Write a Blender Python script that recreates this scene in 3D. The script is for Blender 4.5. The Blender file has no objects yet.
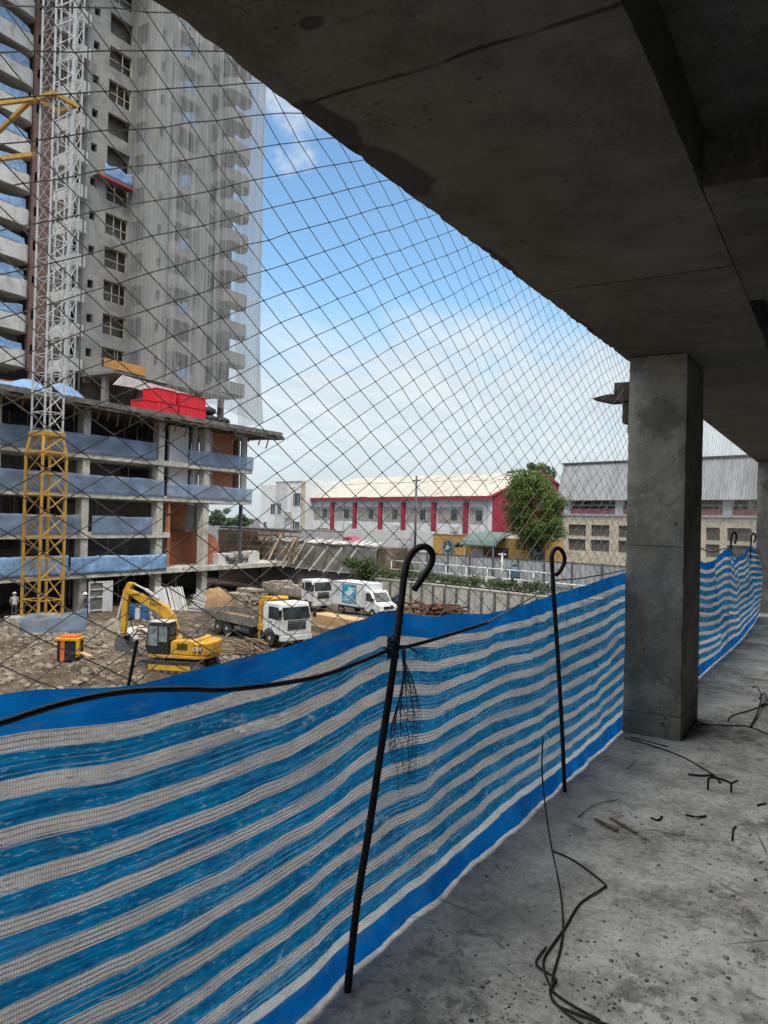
import bpy, bmesh, math, random
from mathutils import Vector, Matrix, noise
random.seed(11)
R = math.radians
V = Vector
sc = bpy.context.scene
COL = sc.collection

# ------------------------------------------------------------------ camera
FPX = 769.0
EYE = V((0, 0, 1.55))
GZ = -5.5            # level of the building site
SZ = -3.4            # level of the street behind it
yaw, pitch, roll = R(30.94), R(0.62), 0.0234
UP = V((0, 0, 1))
AX = V((-math.sin(yaw), math.cos(yaw), 0))
RT = V((math.cos(yaw), math.sin(yaw), 0))
fw = AX * math.cos(pitch) + UP * math.sin(pitch)
u0 = UP * math.cos(pitch) - AX * math.sin(pitch)
cr = RT * math.cos(roll) + u0 * math.sin(roll)
cu = u0 * math.cos(roll) - RT * math.sin(roll)
cam = bpy.data.cameras.new('camera')
cam.sensor_fit = 'VERTICAL'; cam.sensor_height = 36.0; cam.lens = FPX / 1024 * 36
cam.clip_start = 0.05; cam.clip_end = 6000
camo = bpy.data.objects.new('camera', cam); COL.objects.link(camo)
camo.matrix_world = Matrix(((cr.x, cu.x, -fw.x, EYE.x), (cr.y, cu.y, -fw.y, EYE.y), (cr.z, cu.z, -fw.z, EYE.z), (0, 0, 0, 1)))
sc.camera = camo

# the street and the site plan run 17 degrees off our building: e1 along the street, e2 away from us
SA = R(-17)
E1 = V((math.cos(SA), math.sin(SA), 0)); E2 = V((-math.sin(SA), math.cos(SA), 0))
def ray(px, py): return fw + cr * ((px - 384) / FPX) - cu * ((py - 512) / FPX)
def gz(px, py, z=GZ):
    d = ray(px, py); return EYE + d * ((z - EYE.z) / d.z)
def gx(px, py, X):
    d = ray(px, py); return EYE + d * (X / d.x)
def gy(px, py, Y):
    d = ray(px, py); return EYE + d * (Y / d.y)
def gd(px, py, D):
    d = ray(px, py); return EYE + d * (D / d.dot(E2))
def sf(a, D, z=0.0):
    p = E1 * a + E2 * D; return V((p.x, p.y, z))
def aD(px, D): return gd(px, 520, D).dot(E1)

# ------------------------------------------------------------------ tags
def tag(o, label=None, cat=None, group=None, kind=None):
    if label: o['label'] = label
    if cat: o['category'] = cat
    if group: o['group'] = group
    if kind: o['kind'] = kind
    return o
def empty(name, loc, label, cat, group=None, rz=0.0):
    o = bpy.data.objects.new(name, None); COL.objects.link(o)
    o.location = loc; o.rotation_euler = (0, 0, rz); o.empty_display_size = .2
    return tag(o, label, cat, group)
def kids(o): return [c for c in bpy.data.objects if c.parent == o]
def copy_tree(o, parent=None):
    c = o.copy(); COL.objects.link(c)
    if parent: c.parent = parent
    for ch in kids(o): copy_tree(ch, c)
    return c

# ------------------------------------------------------------------ mesh builder
class MB:
    def __init__(s): s.v = []; s.f = []; s.uv = None
    def add(s, vs, fs):
        n = len(s.v); s.v += [V(p) for p in vs]; s.f += [tuple(i + n for i in f) for f in fs]; return s
    def box(s, a, b):
        x0, y0, z0 = [min(a[i], b[i]) for i in range(3)]; x1, y1, z1 = [max(a[i], b[i]) for i in range(3)]
        return s.add([(x0, y0, z0), (x1, y0, z0), (x1, y1, z0), (x0, y1, z0), (x0, y0, z1), (x1, y0, z1), (x1, y1, z1), (x0, y1, z1)],
                     [(0, 3, 2, 1), (4, 5, 6, 7), (0, 1, 5, 4), (1, 2, 6, 5), (2, 3, 7, 6), (3, 0, 4, 7)])
    def obox(s, c, size, M):
        hx, hy, hz = [q / 2 for q in size]
        vs = [V(c) + M @ V((x * hx, y * hy, z * hz)) for z in (-1, 1) for (x, y) in ((-1, -1), (1, -1), (1, 1), (-1, 1))]
        return s.add(vs, [(0, 3, 2, 1), (4, 5, 6, 7), (0, 1, 5, 4), (1, 2, 6, 5), (2, 3, 7, 6), (3, 0, 4, 7)])
    def bar(s, p, q, w, h=None):
        h = h or w; p = V(p); q = V(q); d = (q - p); L = d.length; d.normalize()
        sd = d.cross(UP); sd = V((1, 0, 0)) if sd.length < 1e-4 else sd.normalized()
        t = sd.cross(d)
        M = Matrix((d, sd, t)).transposed()
        return s.obox((p + q) / 2, (L, w, h), M)
    def tube(s, pts, r, n=8, cap=True):
        pts = [V(p) for p in pts]; m = len(pts); base = len(s.v)
        rs = r if isinstance(r, (list, tuple)) else [r] * m
        nrm = None
        for i, p in enumerate(pts):
            d = (pts[min(i + 1, m - 1)] - pts[max(i - 1, 0)]).normalized()
            if nrm is None:
                nrm = d.cross(V((.31, .17, .93))); nrm.normalize()
            nrm = (nrm - d * nrm.dot(d)).normalized(); b = d.cross(nrm)
            for k in range(n):
                a = 2 * math.pi * k / n
                s.v.append(p + (nrm * math.cos(a) + b * math.sin(a)) * rs[i])
        for i in range(m - 1):
            for k in range(n):
                a = base + i * n + k; b2 = base + i * n + (k + 1) % n
                s.f.append((a, b2, b2 + n, a + n))
        if cap:
            s.f.append(tuple(base + k for k in reversed(range(n)))); s.f.append(tuple(base + (m - 1) * n + k for k in range(n)))
        return s
    def prism(s, poly, o, ux, uy, uz, t):
        """polygon in (ux,uy) from o, extruded by t along uz (centred)"""
        o = V(o); ux = V(ux); uy = V(uy); uz = V(uz); n = len(poly)
        vs = [o + ux * a + uy * b - uz * t / 2 for a, b in poly] + [o + ux * a + uy * b + uz * t / 2 for a, b in poly]
        fs = [tuple(reversed(range(n))), tuple(range(n, 2 * n))] + [(i, (i + 1) % n, n + (i + 1) % n, n + i) for i in range(n)]
        return s.add(vs, fs)
    def lathe(s, prof, o, axis=(0, 0, 1), n=20):
        axis = V(axis).normalized(); o = V(o)
        a = axis.orthogonal().normalized(); b = axis.cross(a); base = len(s.v)
        for (r, h) in prof:
            for k in range(n):
                t = 2 * math.pi * k / n
                s.v.append(o + axis * h + (a * math.cos(t) + b * math.sin(t)) * r)
        for i in range(len(prof) - 1):
            for k in range(n):
                p = base + i * n + k; q = base + i * n + (k + 1) % n
                s.f.append((p, q, q + n, p + n))
        s.f.append(tuple(base + k for k in reversed(range(n)))); s.f.append(tuple(base + (len(prof) - 1) * n + k for k in range(n)))
        return s
    def mesh(s, name):
        me = bpy.data.meshes.new(name); me.from_pydata([tuple(p) for p in s.v], [], s.f); me.update(); return me
    def build(s, name, mat, parent=None, bevel=0.0, smooth=False, world=False, fixn=True):
        if world and parent is not None:
            iv = (Matrix.Translation(parent.location) @ parent.rotation_euler.to_matrix().to_4x4()).inverted()
            s.v = [iv @ p for p in s.v]
        me = s.mesh(name)
        if fixn:
            bm = bmesh.new(); bm.from_mesh(me); bmesh.ops.recalc_face_normals(bm, faces=bm.faces); bm.to_mesh(me); bm.free()
        me.materials.append(mat)
        if smooth:
            for p in me.polygons: p.use_smooth = True
        o = bpy.data.objects.new(name, me); COL.objects.link(o)
        if parent is not None: o.parent = parent
        if bevel > 0:
            m = o.modifiers.new('bevel', 'BEVEL'); m.width = bevel; m.segments = 2; m.limit_method = 'ANGLE'; m.angle_limit = R(40)
        return o
def thing(mb, name, mat, label, cat, group=None, **k):
    """one-mesh thing: origin moved to the base of the mesh"""
    xs = [p.x for p in mb.v]; ys = [p.y for p in mb.v]; zs = [p.z for p in mb.v]
    c = V(((min(xs) + max(xs)) / 2, (min(ys) + max(ys)) / 2, min(zs)))
    mb.v = [p - c for p in mb.v]
    o = mb.build(name, mat, **k); o.location = c
    return tag(o, label, cat, group)
def struct(mb, name, mat, **k):
    o = mb.build(name, mat, **k); o['kind'] = 'structure'; return o
def text_mesh(body, size, depth=.01):
    cu_ = bpy.data.curves.new('lettering', 'FONT'); cu_.body = body; cu_.size = size; cu_.extrude = depth
    cu_.align_x = 'CENTER'; cu_.align_y = 'CENTER'; cu_.offset = size * .02
    o = bpy.data.objects.new('lettering', cu_); COL.objects.link(o)
    dg = bpy.context.evaluated_depsgraph_get(); me = bpy.data.meshes.new_from_object(o.evaluated_get(dg))
    bpy.data.objects.remove(o); bpy.data.curves.remove(cu_)
    return me
def fbm(x, y, z=0.0, o=4): return noise.fractal(V((x, y, z)), 1.0, 2.0, o)

# ------------------------------------------------------------------ node helper
class NT:
    def __init__(s, nt): s.nt = nt; s.nt.nodes.clear()
    def n(s, typ, **props):
        nd = s.nt.nodes.new(typ)
        for k, v in props.items(): setattr(nd, k, v)
        return nd
    def l(s, a, b): s.nt.links.new(a, b)
    def put(s, sock, v):
        if isinstance(v, bpy.types.NodeSocket): s.l(v, sock)
        elif v is not None:
            if isinstance(v, (tuple, list)) and len(v) == 3 and sock.type == 'RGBA': v = (*v, 1)
            sock.default_value = v
    def m(s, op, a, b=None, c=None, clamp=False):
        nd = s.n('ShaderNodeMath', operation=op); nd.use_clamp = clamp
        for i, q in enumerate((a, b, c)):
            if q is not None: s.put(nd.inputs[i], q)
        return nd.outputs[0]
    def mixc(s, f, a, b, blend='MIX'):
        nd = s.n('ShaderNodeMix', data_type='RGBA', blend_type=blend)
        s.put(nd.inputs[0], f); s.put(nd.inputs[6], a); s.put(nd.inputs[7], b); return nd.outputs[2]
    def mixs(s, f, a, b):
        nd = s.n('ShaderNodeMixShader'); s.put(nd.inputs[0], f); s.l(a, nd.inputs[1]); s.l(b, nd.inputs[2]); return nd.outputs[0]
    def noise(s, vec, scale, detail=4, rough=.55, dist=0.0):
        nd = s.n('ShaderNodeTexNoise'); s.put(nd.inputs['Vector'], vec); nd.inputs['Scale'].default_value = scale
        nd.inputs['Detail'].default_value = detail; nd.inputs['Roughness'].default_value = rough; nd.inputs['Distortion'].default_value = dist
        return nd.outputs[0]
    def voro(s, vec, scale, feature='F1', out=0):
        nd = s.n('ShaderNodeTexVoronoi', feature=feature); s.put(nd.inputs['Vector'], vec); nd.inputs['Scale'].default_value = scale
        return nd.outputs[out]
    def ramp(s, f, a, b, va=0.0, vb=1.0):
        nd = s.n('ShaderNodeMapRange'); nd.clamp = True; nd.interpolation_type = 'SMOOTHSTEP'
        s.put(nd.inputs[0], f)
        for i, q in enumerate((a, b, va, vb)): nd.inputs[i + 1].default_value = q
        return nd.outputs[0]
    def xyz(s, vec):
        nd = s.n('ShaderNodeSeparateXYZ'); s.l(vec, nd.inputs[0]); return nd.outputs
    def comb(s, x, y, z):
        nd = s.n('ShaderNodeCombineXYZ'); s.put(nd.inputs[0], x); s.put(nd.inputs[1], y); s.put(nd.inputs[2], z); return nd.outputs[0]
    def scale(s, vec, sc_):
        nd = s.n('ShaderNodeMapping'); s.l(vec, nd.inputs[0]); nd.inputs[3].default_value = sc_; return nd.outputs[0]
    def obj(s): return s.n('ShaderNodeTexCoord').outputs['Object']
    def bump(s, h, strength=.3, dist=.02):
        nd = s.n('ShaderNodeBump'); nd.inputs['Strength'].default_value = strength; nd.inputs['Distance'].default_value = dist
        s.l(h, nd.inputs['Height']); return nd.outputs[0]
    def bsdf(s, col, rough=.8, metal=0.0, nrm=None, spec=None, **kw):
        nd = s.n('ShaderNodeBsdfPrincipled'); s.put(nd.inputs['Base Color'], col); s.put(nd.inputs['Roughness'], rough)
        s.put(nd.inputs['Metallic'], metal)
        if nrm is not None: s.l(nrm, nd.inputs['Normal'])
        if spec is not None: nd.inputs['Specular IOR Level'].default_value = spec
        for k, v in kw.items(): s.put(nd.inputs[k], v)
        return nd.outputs[0]
    def out(s, sh): s.l(sh, s.n('ShaderNodeOutputMaterial').inputs[0])
def new_mat(name):
    m = bpy.data.materials.new(name); m.use_nodes = True; return m, NT(m.node_tree)
def c3(c, k=1.0): return tuple(min(1, q * k) for q in c)

def mat(name, base, rough=.8, var=.25, scale=2.0, bump=.25, bscale=25, metal=0.0, dirt=None, dirt_amt=.5, spec=.3, bdist=.01):
    """plain weathered surface: two scales of tone noise, optional dirt colour in ragged patches"""
    m, t = new_mat(name); o = t.obj()
    n1 = t.noise(o, scale, 5, .6); n2 = t.noise(o, scale * 7, 4, .6)
    f = t.m('ADD', t.m('MULTIPLY', n1, .65), t.m('MULTIPLY', n2, .35))
    col = t.mixc(t.ramp(f, .3, .7), c3(base, 1 - var), c3(base, 1 + var))
    if dirt:
        d = t.noise(o, scale * 1.7, 6, .65, .6)
        col = t.mixc(t.m('MULTIPLY', t.ramp(d, .48, .68), dirt_amt), col, dirt)
    nb = t.bump(t.noise(o, bscale, 4, .6), bump, bdist)
    t.out(t.bsdf(col, rough, metal, nb, spec)); return m

M = {}
# concrete of the building we stand in
def raw_concrete(name, base, joint=None, stain=False, boards=0.0):
    m, t = new_mat(name); o = t.obj(); x, y, z = t.xyz(o)
    big = t.noise(o, .9, 5, .6, .4); mid = t.noise(o, 4.5, 6, .65); fine = t.noise(o, 60, 3, .6)
    f = t.m('ADD', t.m('ADD', t.m('MULTIPLY', big, .5), t.m('MULTIPLY', mid, .35)), t.m('MULTIPLY', fine, .15))
    col = t.mixc(t.ramp(f, .38, .62), c3(base, .55), c3(base, 1.35))
    warm = t.ramp(t.noise(o, 1.6, 4), .55, .7)
    col = t.mixc(t.m('MULTIPLY', warm, .35), col, (base[0] * 1.15, base[1] * .98, base[2] * .78))
    # air holes of several sizes
    wz = t.n('ShaderNodeVectorMath', operation='ADD'); t.l(o, wz.inputs[0])
    nz3 = t.n('ShaderNodeTexNoise'); nz3.inputs['Scale'].default_value = 22; t.l(o, nz3.inputs['Vector'])
    sm = t.n('ShaderNodeVectorMath', operation='SCALE'); t.l(nz3.outputs[1], sm.inputs[0]); sm.inputs['Scale'].default_value = .035; t.l(sm.outputs[0], wz.inputs[1])
    ov = wz.outputs[0]
    h1 = t.m('LESS_THAN', t.voro(ov, 7.0), t.ramp(t.noise(o, 2.2, 2), .47, .72, 0, .17))
    h2 = t.m('LESS_THAN', t.voro(ov, 24.0), t.ramp(t.noise(o, 3.1, 2), .44, .7, 0, .20))
    h3 = t.m('LESS_THAN', t.voro(ov, 2.6), t.ramp(t.noise(o, 1.3, 2), .5, .62, 0, .055))
    hole = t.m('MAXIMUM', t.m('MAXIMUM', h1, h2), h3)
    col = t.mixc(t.m('MULTIPLY', hole, .8), col, c3(base, .16))
    scr = t.ramp(t.noise(t.scale(o, (3, 9, 3)), 2.0, 6, .7, 1.0), .58, .68)
    col = t.mixc(t.m('MULTIPLY', scr, .5), col, c3(base, .32))
    laitance = t.m('MULTIPLY', t.ramp(t.noise(o, 3.7, 7, .72, .5), .56, .66), t.ramp(fine, .42, .6))
    col = t.mixc(t.m('MULTIPLY', laitance, .5), col, c3(base, 1.75))
    if boards:
        # lift lines of the shutter and a rubbed dark band near the foot and head
        for zz, wd in ((.19, .006), (1.42, .004)):
            d = t.m('ABSOLUTE', t.m('SUBTRACT', t.m('ADD', z, t.m('MULTIPLY', t.m('SUBTRACT', big, .5), .05)), zz))
            ln = t.m('MULTIPLY', t.ramp(d, wd * .4, wd * 1.6, 1, 0), t.ramp(mid, .38, .52)); col = t.mixc(t.m('MULTIPLY', ln, .75), col, c3(base, .2))
        pb_ = t.n('ShaderNodeVectorMath', operation='DISTANCE'); t.l(o, pb_.inputs[0]); pb_.inputs[1].default_value = (.02, -.39, 2.38)
        pt = t.m('ADD', pb_.outputs['Value'], t.m('MULTIPLY', t.m('SUBTRACT', t.noise(o, 8, 5, .7), .5), .35))
        col = t.mixc(t.m('MULTIPLY', t.ramp(pt, .10, .2, 1, 0), .6), col, c3(base, .3))
        low = t.m('ADD', z, t.m('MULTIPLY', t.m('SUBTRACT', t.noise(o, 5, 6, .7), .5), .5))
        col = t.mixc(t.m('MULTIPLY', t.ramp(low, .05, .4, 1, 0), .45), col, c3(base, .45))
    hgt = t.m('SUBTRACT', t.m('ADD', t.m('MULTIPLY', mid, .5), t.m('MULTIPLY', fine, .18)), hole)
    if joint:
        # shutter joints: dark broken lines across the soffit
        wob = t.m('MULTIPLY', t.m('SUBTRACT', t.noise(o, 3.0, 3), .5), .05)
        for j in joint:
            d = t.m('ABSOLUTE', t.m('SUBTRACT', t.m('ADD', y, wob), j))
            ln = t.m('MULTIPLY', t.ramp(d, .003, .012, 1, 0), t.ramp(t.noise(o, 6, 2), .3, .5, .35, 1))
            col = t.mixc(t.m('MULTIPLY', ln, .85), col, c3(base, .12)); hgt = t.m('SUBTRACT', hgt, ln)
            tone = t.m('GREATER_THAN', y, j)  # colour stepped lighter past each joint, standing in for stronger light there
            col = t.mixc(t.m('MULTIPLY', tone, .10), col, c3(base, 1.35))
    if stain:
        # damp patches soaked in from the outer edge
        wv = t.noise(o, 2.5, 3)
        for (cx, cy, rx, ry) in ((-1.49, 2.04, .10, .17), (-1.46, 2.42, .13, .24), (-1.5, 0.2, .25, .6), (-1.2, 1.58, .04, .03), (-1.47, 4.9, .05, .3), (-1.48, 3.5, .05, .35)):
            dx = t.m('DIVIDE', t.m('SUBTRACT', x, cx), rx); dy = t.m('DIVIDE', t.m('SUBTRACT', y, cy), ry)
            d = t.m('ADD', t.m('SQRT', t.m('ADD', t.m('MULTIPLY', dx, dx), t.m('MULTIPLY', dy, dy))), t.m('MULTIPLY', t.m('SUBTRACT', wv, .5), 1.3))
            col = t.mixc(t.m('MULTIPLY', t.ramp(d, .82, .98, 1, 0), .68), col, c3(base, .2))
    nb = t.bump(hgt, .55, .012)
    t.out(t.bsdf(col, .85, 0, nb, .25)); return m
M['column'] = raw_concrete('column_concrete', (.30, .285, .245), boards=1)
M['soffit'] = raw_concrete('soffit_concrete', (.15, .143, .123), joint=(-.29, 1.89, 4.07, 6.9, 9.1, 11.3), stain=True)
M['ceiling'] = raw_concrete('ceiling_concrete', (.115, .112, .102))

def floor_mat():
    m, t = new_mat('dusty_concrete_floor'); o = t.obj(); x, y, z = t.xyz(o)
    big = t.noise(o, .7, 5, .6, .5); mid = t.noise(o, 3.2, 7, .65, .3); fine = t.noise(o, 30, 5, .7)
    base = (.80, .775, .715)
    f = t.m('ADD', t.m('ADD', t.m('MULTIPLY', big, .3), t.m('MULTIPLY', mid, .4)), t.m('MULTIPLY', fine, .3))
    col = t.mixc(t.ramp(f, .40, .60), c3(base, .60), c3(base, 1.25))
    # ground-in mud, thicker in ragged tracks
    mud = t.m('MULTIPLY', t.ramp(t.noise(o, 1.5, 7, .7, .8), .50, .62), t.ramp(t.noise(o, 11, 4, .7), .42, .6))
    col = t.mixc(t.m('MULTIPLY', mud, .65), col, (.12, .11, .095))
    scuff = t.m('MULTIPLY', t.ramp(t.noise(t.scale(o, (1, 1, 1)), 6.5, 6, .75, 1.2), .56, .64), t.ramp(t.noise(o, 1.2, 3), .42, .58))
    col = t.mixc(t.m('MULTIPLY', scuff, .7), col, (.15, .14, .125))
    sheet_shade = t.ramp(t.m('ADD', x, t.m('MULTIPLY', t.m('SUBTRACT', t.noise(o, 1.8, 4), .5), 1.1)), -1.35, -.7, 1, 0)  # shade beside the striped sheet, painted into the floor colour
    col = t.mixc(t.m('MULTIPLY', sheet_shade, .5), col, (.20, .195, .178))
    specks = t.m('LESS_THAN', t.voro(o, 38.0), t.ramp(t.noise(o, 2.0, 3), .46, .66, 0, .22))
    col = t.mixc(t.m('MULTIPLY', specks, .7), col, (.09, .085, .075))
    pale = t.m('MULTIPLY', t.ramp(t.noise(o, 2.4, 6, .7), .58, .7), t.ramp(fine, .4, .6))
    gran = t.m('MULTIPLY', t.ramp(t.noise(o, 85, 4, .7), .52, .64), t.ramp(t.noise(o, 2.7, 5, .65), .40, .60))
    col = t.mixc(t.m('MULTIPLY', gran, .4), col, (.19, .18, .165))
    col = t.mixc(t.m('MULTIPLY', pale, .6), col, (.74, .73, .70))
    crk = t.ramp(t.voro(t.scale(o, (1, 1, 1)), .9, 'DISTANCE_TO_EDGE'), 0, .006, 1, 0)
    crk = t.m('MULTIPLY', crk, t.ramp(t.noise(o, 1.1, 2), .5, .6))
    col = t.mixc(t.m('MULTIPLY', crk, .6), col, (.08, .08, .075))
    h = t.m('ADD', t.m('MULTIPLY', mid, .6), t.m('ADD', t.m('MULTIPLY', fine, .5), t.m('MULTIPLY', specks, .25)))
    h = t.m('SUBTRACT', h, t.m('MULTIPLY', crk, .5))
    t.out(t.bsdf(col, .92, 0, t.bump(h, .8, .012), .2)); return m
M['floor'] = floor_mat()

def cloth_mat():
    """striped shade cloth: u,v in metres; white tape rows with open gaps, blue tape, solid blue hems"""
    m, t = new_mat('striped_shade_cloth')
    uv = t.n('ShaderNodeTexCoord').outputs['UV']; u, v, _ = t.xyz(uv)
    wob = t.m('MULTIPLY', t.m('SUBTRACT', t.noise(uv, 9.0, 3), .5), .006)
    vv = t.m('ADD', v, wob)
    f = t.m('FRACT', t.m('DIVIDE', t.m('SUBTRACT', vv, .088), .0962))
    fray = t.noise(t.scale(uv, (2.2, 150, 1)), 1.0, 3, .6)
    f = t.m('ADD', f, t.m('MULTIPLY', t.m('SUBTRACT', fray, .5), .34))
    white = t.m('MULTIPLY', t.ramp(f, .02, .06), t.ramp(f, .44, .48, 1, 0))
    hem = t.m('MAXIMUM', t.m('LESS_THAN', v, .088), t.m('GREATER_THAN', v, 1.093))
    white = t.m('MULTIPLY', white, t.m('SUBTRACT', 1, hem))
    row = t.m('FRACT', t.m('DIVIDE', vv, .0122))
    gap = t.m('MULTIPLY', t.ramp(row, .06, .14), t.ramp(row, .36, .46, 1, 0))
    streak = t.noise(t.scale(uv, (5, 90, 1)), 1.0, 4, .65)
    thr = t.m('MULTIPLY', t.ramp(t.m('ABSOLUTE', t.m('SUBTRACT', t.m('FRACT', t.m('DIVIDE', u, .0062)), .5)), .18, .40), .9)
    col_w = t.mixc(t.ramp(t.noise(uv, 7, 5, .65), .35, .65), (.80, .83, .86), (.95, .96, .97))
    col_w = t.mixc(t.m('MULTIPLY', thr, .5), col_w, (.22, .23, .24))
    blot = t.noise(uv, 16, 5, .7)
    col_b = t.mixc(t.ramp(t.m('ADD', t.m('MULTIPLY', streak, .6), t.m('MULTIPLY', blot, .4)), .36, .64), (.001, .115, .30), (.004, .32, .64))
    fleck = t.m('MULTIPLY', t.ramp(t.noise(t.scale(uv, (30, 160, 1)), 1.0, 2, .6), .59, .66), t.ramp(t.noise(uv, 4, 3), .4, .6, .3, 1))
    col_b = t.mixc(t.m('MULTIPLY', fleck, .5), col_b, (.62, .74, .80))
    lines = t.m('MULTIPLY', t.ramp(t.m('FRACT', t.m('DIVIDE', vv, .0163)), .80, .90), t.ramp(t.noise(t.scale(uv, (1.3, 9, 1)), 1.0, 4, .65), .46, .60))
    col_b = t.mixc(t.m('MULTIPLY', lines, .62), col_b, (.50, .62, .68))
    worn = t.m('MULTIPLY', t.ramp(t.noise(uv, 3.3, 5, .7), .62, .74), t.ramp(blot, .4, .55))
    col_b = t.mixc(t.m('MULTIPLY', worn, .35), col_b, (.34, .55, .68))
    col_h = t.mixc(t.ramp(t.noise(uv, 5, 4), .3, .7), (.002, .15, .52), (.006, .25, .74))
    gritw = t.ramp(t.noise(t.scale(uv, (60, 140, 1)), 1.0, 3, .7), .40, .62)
    col_w = t.mixc(t.m('MULTIPLY', t.m('SUBTRACT', 1, gritw), .28), col_w, (.34, .34, .35))
    bl_in = t.m('MULTIPLY', t.ramp(t.m('FRACT', t.m('DIVIDE', vv, .0122)), .55, .68), t.ramp(t.noise(t.scale(uv, (1.0, 7, 1)), 1.3, 4, .65), .52, .62))
    col_w = t.mixc(t.m('MULTIPLY', bl_in, .55), col_w, (.03, .27, .52))
    col_h = t.mixc(t.m('MULTIPLY', t.ramp(t.noise(t.scale(uv, (3, 12, 1)), 1.5, 6, .7), .52, .66), .45), col_h, (.10, .26, .50))
    col = t.mixc(hem, t.mixc(white, col_b, col_w), col_h)
    glint = t.m('MULTIPLY', t.ramp(t.noise(t.scale(uv, (3.0, 5.5, 1)), 1.0, 6, .72, .7), .62, .68), t.m('SUBTRACT', 1, hem))  # pale glints and haze painted into the cloth colour
    col = t.mixc(t.m('MULTIPLY', glint, .5), col, (.70, .76, .80))
    dirtn = t.m('MULTIPLY', t.ramp(t.noise(uv, 2.2, 6, .7), .5, .7), t.m('ADD', .08, t.m('MULTIPLY', white, .22)))
    col = t.mixc(dirtn, col, (.22, .215, .20))
    # openness
    open_w = t.m('ADD', t.m('MULTIPLY', gap, .78), t.m('ADD', .06, t.m('MULTIPLY', thr, .14)))
    open_b = t.m('ADD', .008, t.m('MULTIPLY', t.ramp(streak, .56, .66), .10))
    op = t.m('ADD', t.m('MULTIPLY', white, open_w), t.m('MULTIPLY', t.m('SUBTRACT', 1, white), open_b))
    tear = t.m('MULTIPLY', t.ramp(t.noise(uv, 5.5, 4, .7), .69, .73), .6)
    op = t.m('MAXIMUM', op, t.m('MULTIPLY', tear, t.ramp(blot, .45, .6)))
    op = t.m('MULTIPLY', op, t.m('SUBTRACT', 1, hem))
    nb = t.bump(t.m('ADD', t.m('MULTIPLY', t.noise(uv, 9, 6, .65, .6), 1.0), t.m('MULTIPLY', gap, .2)), .9, .02)
    dif = t.bsdf(col, .6, 0, nb, .12)
    tr = t.n('ShaderNodeBsdfTranslucent'); t.put(tr.inputs[0], col)
    body = t.mixs(.60, dif, tr.outputs[0])
    t.out(t.mixs(op, body, t.n('ShaderNodeBsdfTransparent').outputs[0])); return m
M['cloth'] = cloth_mat()

def sheer(name, col, alpha, streak=(6, 6, .25), var=.35, transl=.45):
    m, t = new_mat(name); o = t.obj()
    s1 = t.noise(t.scale(o, streak), 1.0, 5, .65); s2 = t.noise(o, .35, 4, .6)
    a = t.m('MULTIPLY', t.ramp(t.m('ADD', t.m('MULTIPLY', s1, .7), t.m('MULTIPLY', s2, .3)), .3, .7, alpha * (1 - var), min(1, alpha * (1 + var))), 1.0)
    cc = t.mixc(t.ramp(s1, .3, .7), c3(col, .75), c3(col, 1.2))
    tr = t.n('ShaderNodeBsdfTranslucent'); t.put(tr.inputs[0], cc)
    body = t.mixs(transl, t.bsdf(cc, .8, spec=.1), tr.outputs[0])
    t.out(t.mixs(a, t.n('ShaderNodeBsdfTransparent').outputs[0], body)); return m
M['debris_net'] = sheer('debris_net', (.54, .54, .525), .42, (9, 9, .10), .45)
M['blue_net'] = sheer('blue_netting', (.31, .41, .56), .56, (.5, .5, .8), .12, .35)
M['blue_tarp'] = mat('blue_tarpaulin', (.20, .33, .52), .6, .35, 2.5, .5, 5, bdist=.06)

def foliage(name, dark, light):
    m, t = new_mat(name); o = t.obj()
    f = t.m('ADD', t.m('MULTIPLY', t.noise(o, .9, 3), .55), t.m('MULTIPLY', t.noise(o, 7, 2), .45))
    col = t.mixc(t.ramp(f, .35, .65), dark, light)
    tr = t.n('ShaderNodeBsdfTranslucent'); t.put(tr.inputs[0], col)
    t.out(t.mixs(.3, t.bsdf(col, .55, spec=.3), tr.outputs[0])); return m
M['leaf'] = foliage('tree_leaves', (.032, .078, .013), (.16, .235, .045))
M['leaf2'] = foliage('bush_leaves', (.03, .06, .015), (.10, .14, .04))
M['leaf3'] = foliage('far_leaves', (.05, .085, .04), (.11, .15, .07))
M['bark'] = mat('bark', (.13, .10, .07), .9, .35, 4, .6, 20)

def brick(name, c1, c2, mortar, sc_=1.0):
    m, t = new_mat(name); o = t.obj(); x, y, z = t.xyz(o)
    vec = t.comb(t.m('ADD', x, y), z, 0)
    b = t.n('ShaderNodeTexBrick'); t.l(vec, b.inputs['Vector'])
    b.inputs['Color1'].default_value = (*c1, 1); b.inputs['Color2'].default_value = (*c2, 1); b.inputs['Mortar'].default_value = (*mortar, 1)
    b.inputs['Scale'].default_value = sc_; b.inputs['Mortar Size'].default_value = .012; b.inputs['Brick Width'].default_value = .4; b.inputs['Row Height'].default_value = .2
    col = t.mixc(t.m('MULTIPLY', t.ramp(t.noise(o, 1.2, 5), .4, .7), .4), b.outputs[0], c3(c1, .6))
    t.out(t.bsdf(col, .9, 0, t.bump(b.outputs[1], -.3, .02), .2)); return m
M['brick'] = brick('orange_block', (.48, .18, .08), (.42, .14, .065), (.34, .24, .18))
M['brick_pier'] = brick('red_brown_block', (.25, .135, .105), (.20, .12, .10), (.30, .26, .23))

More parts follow.
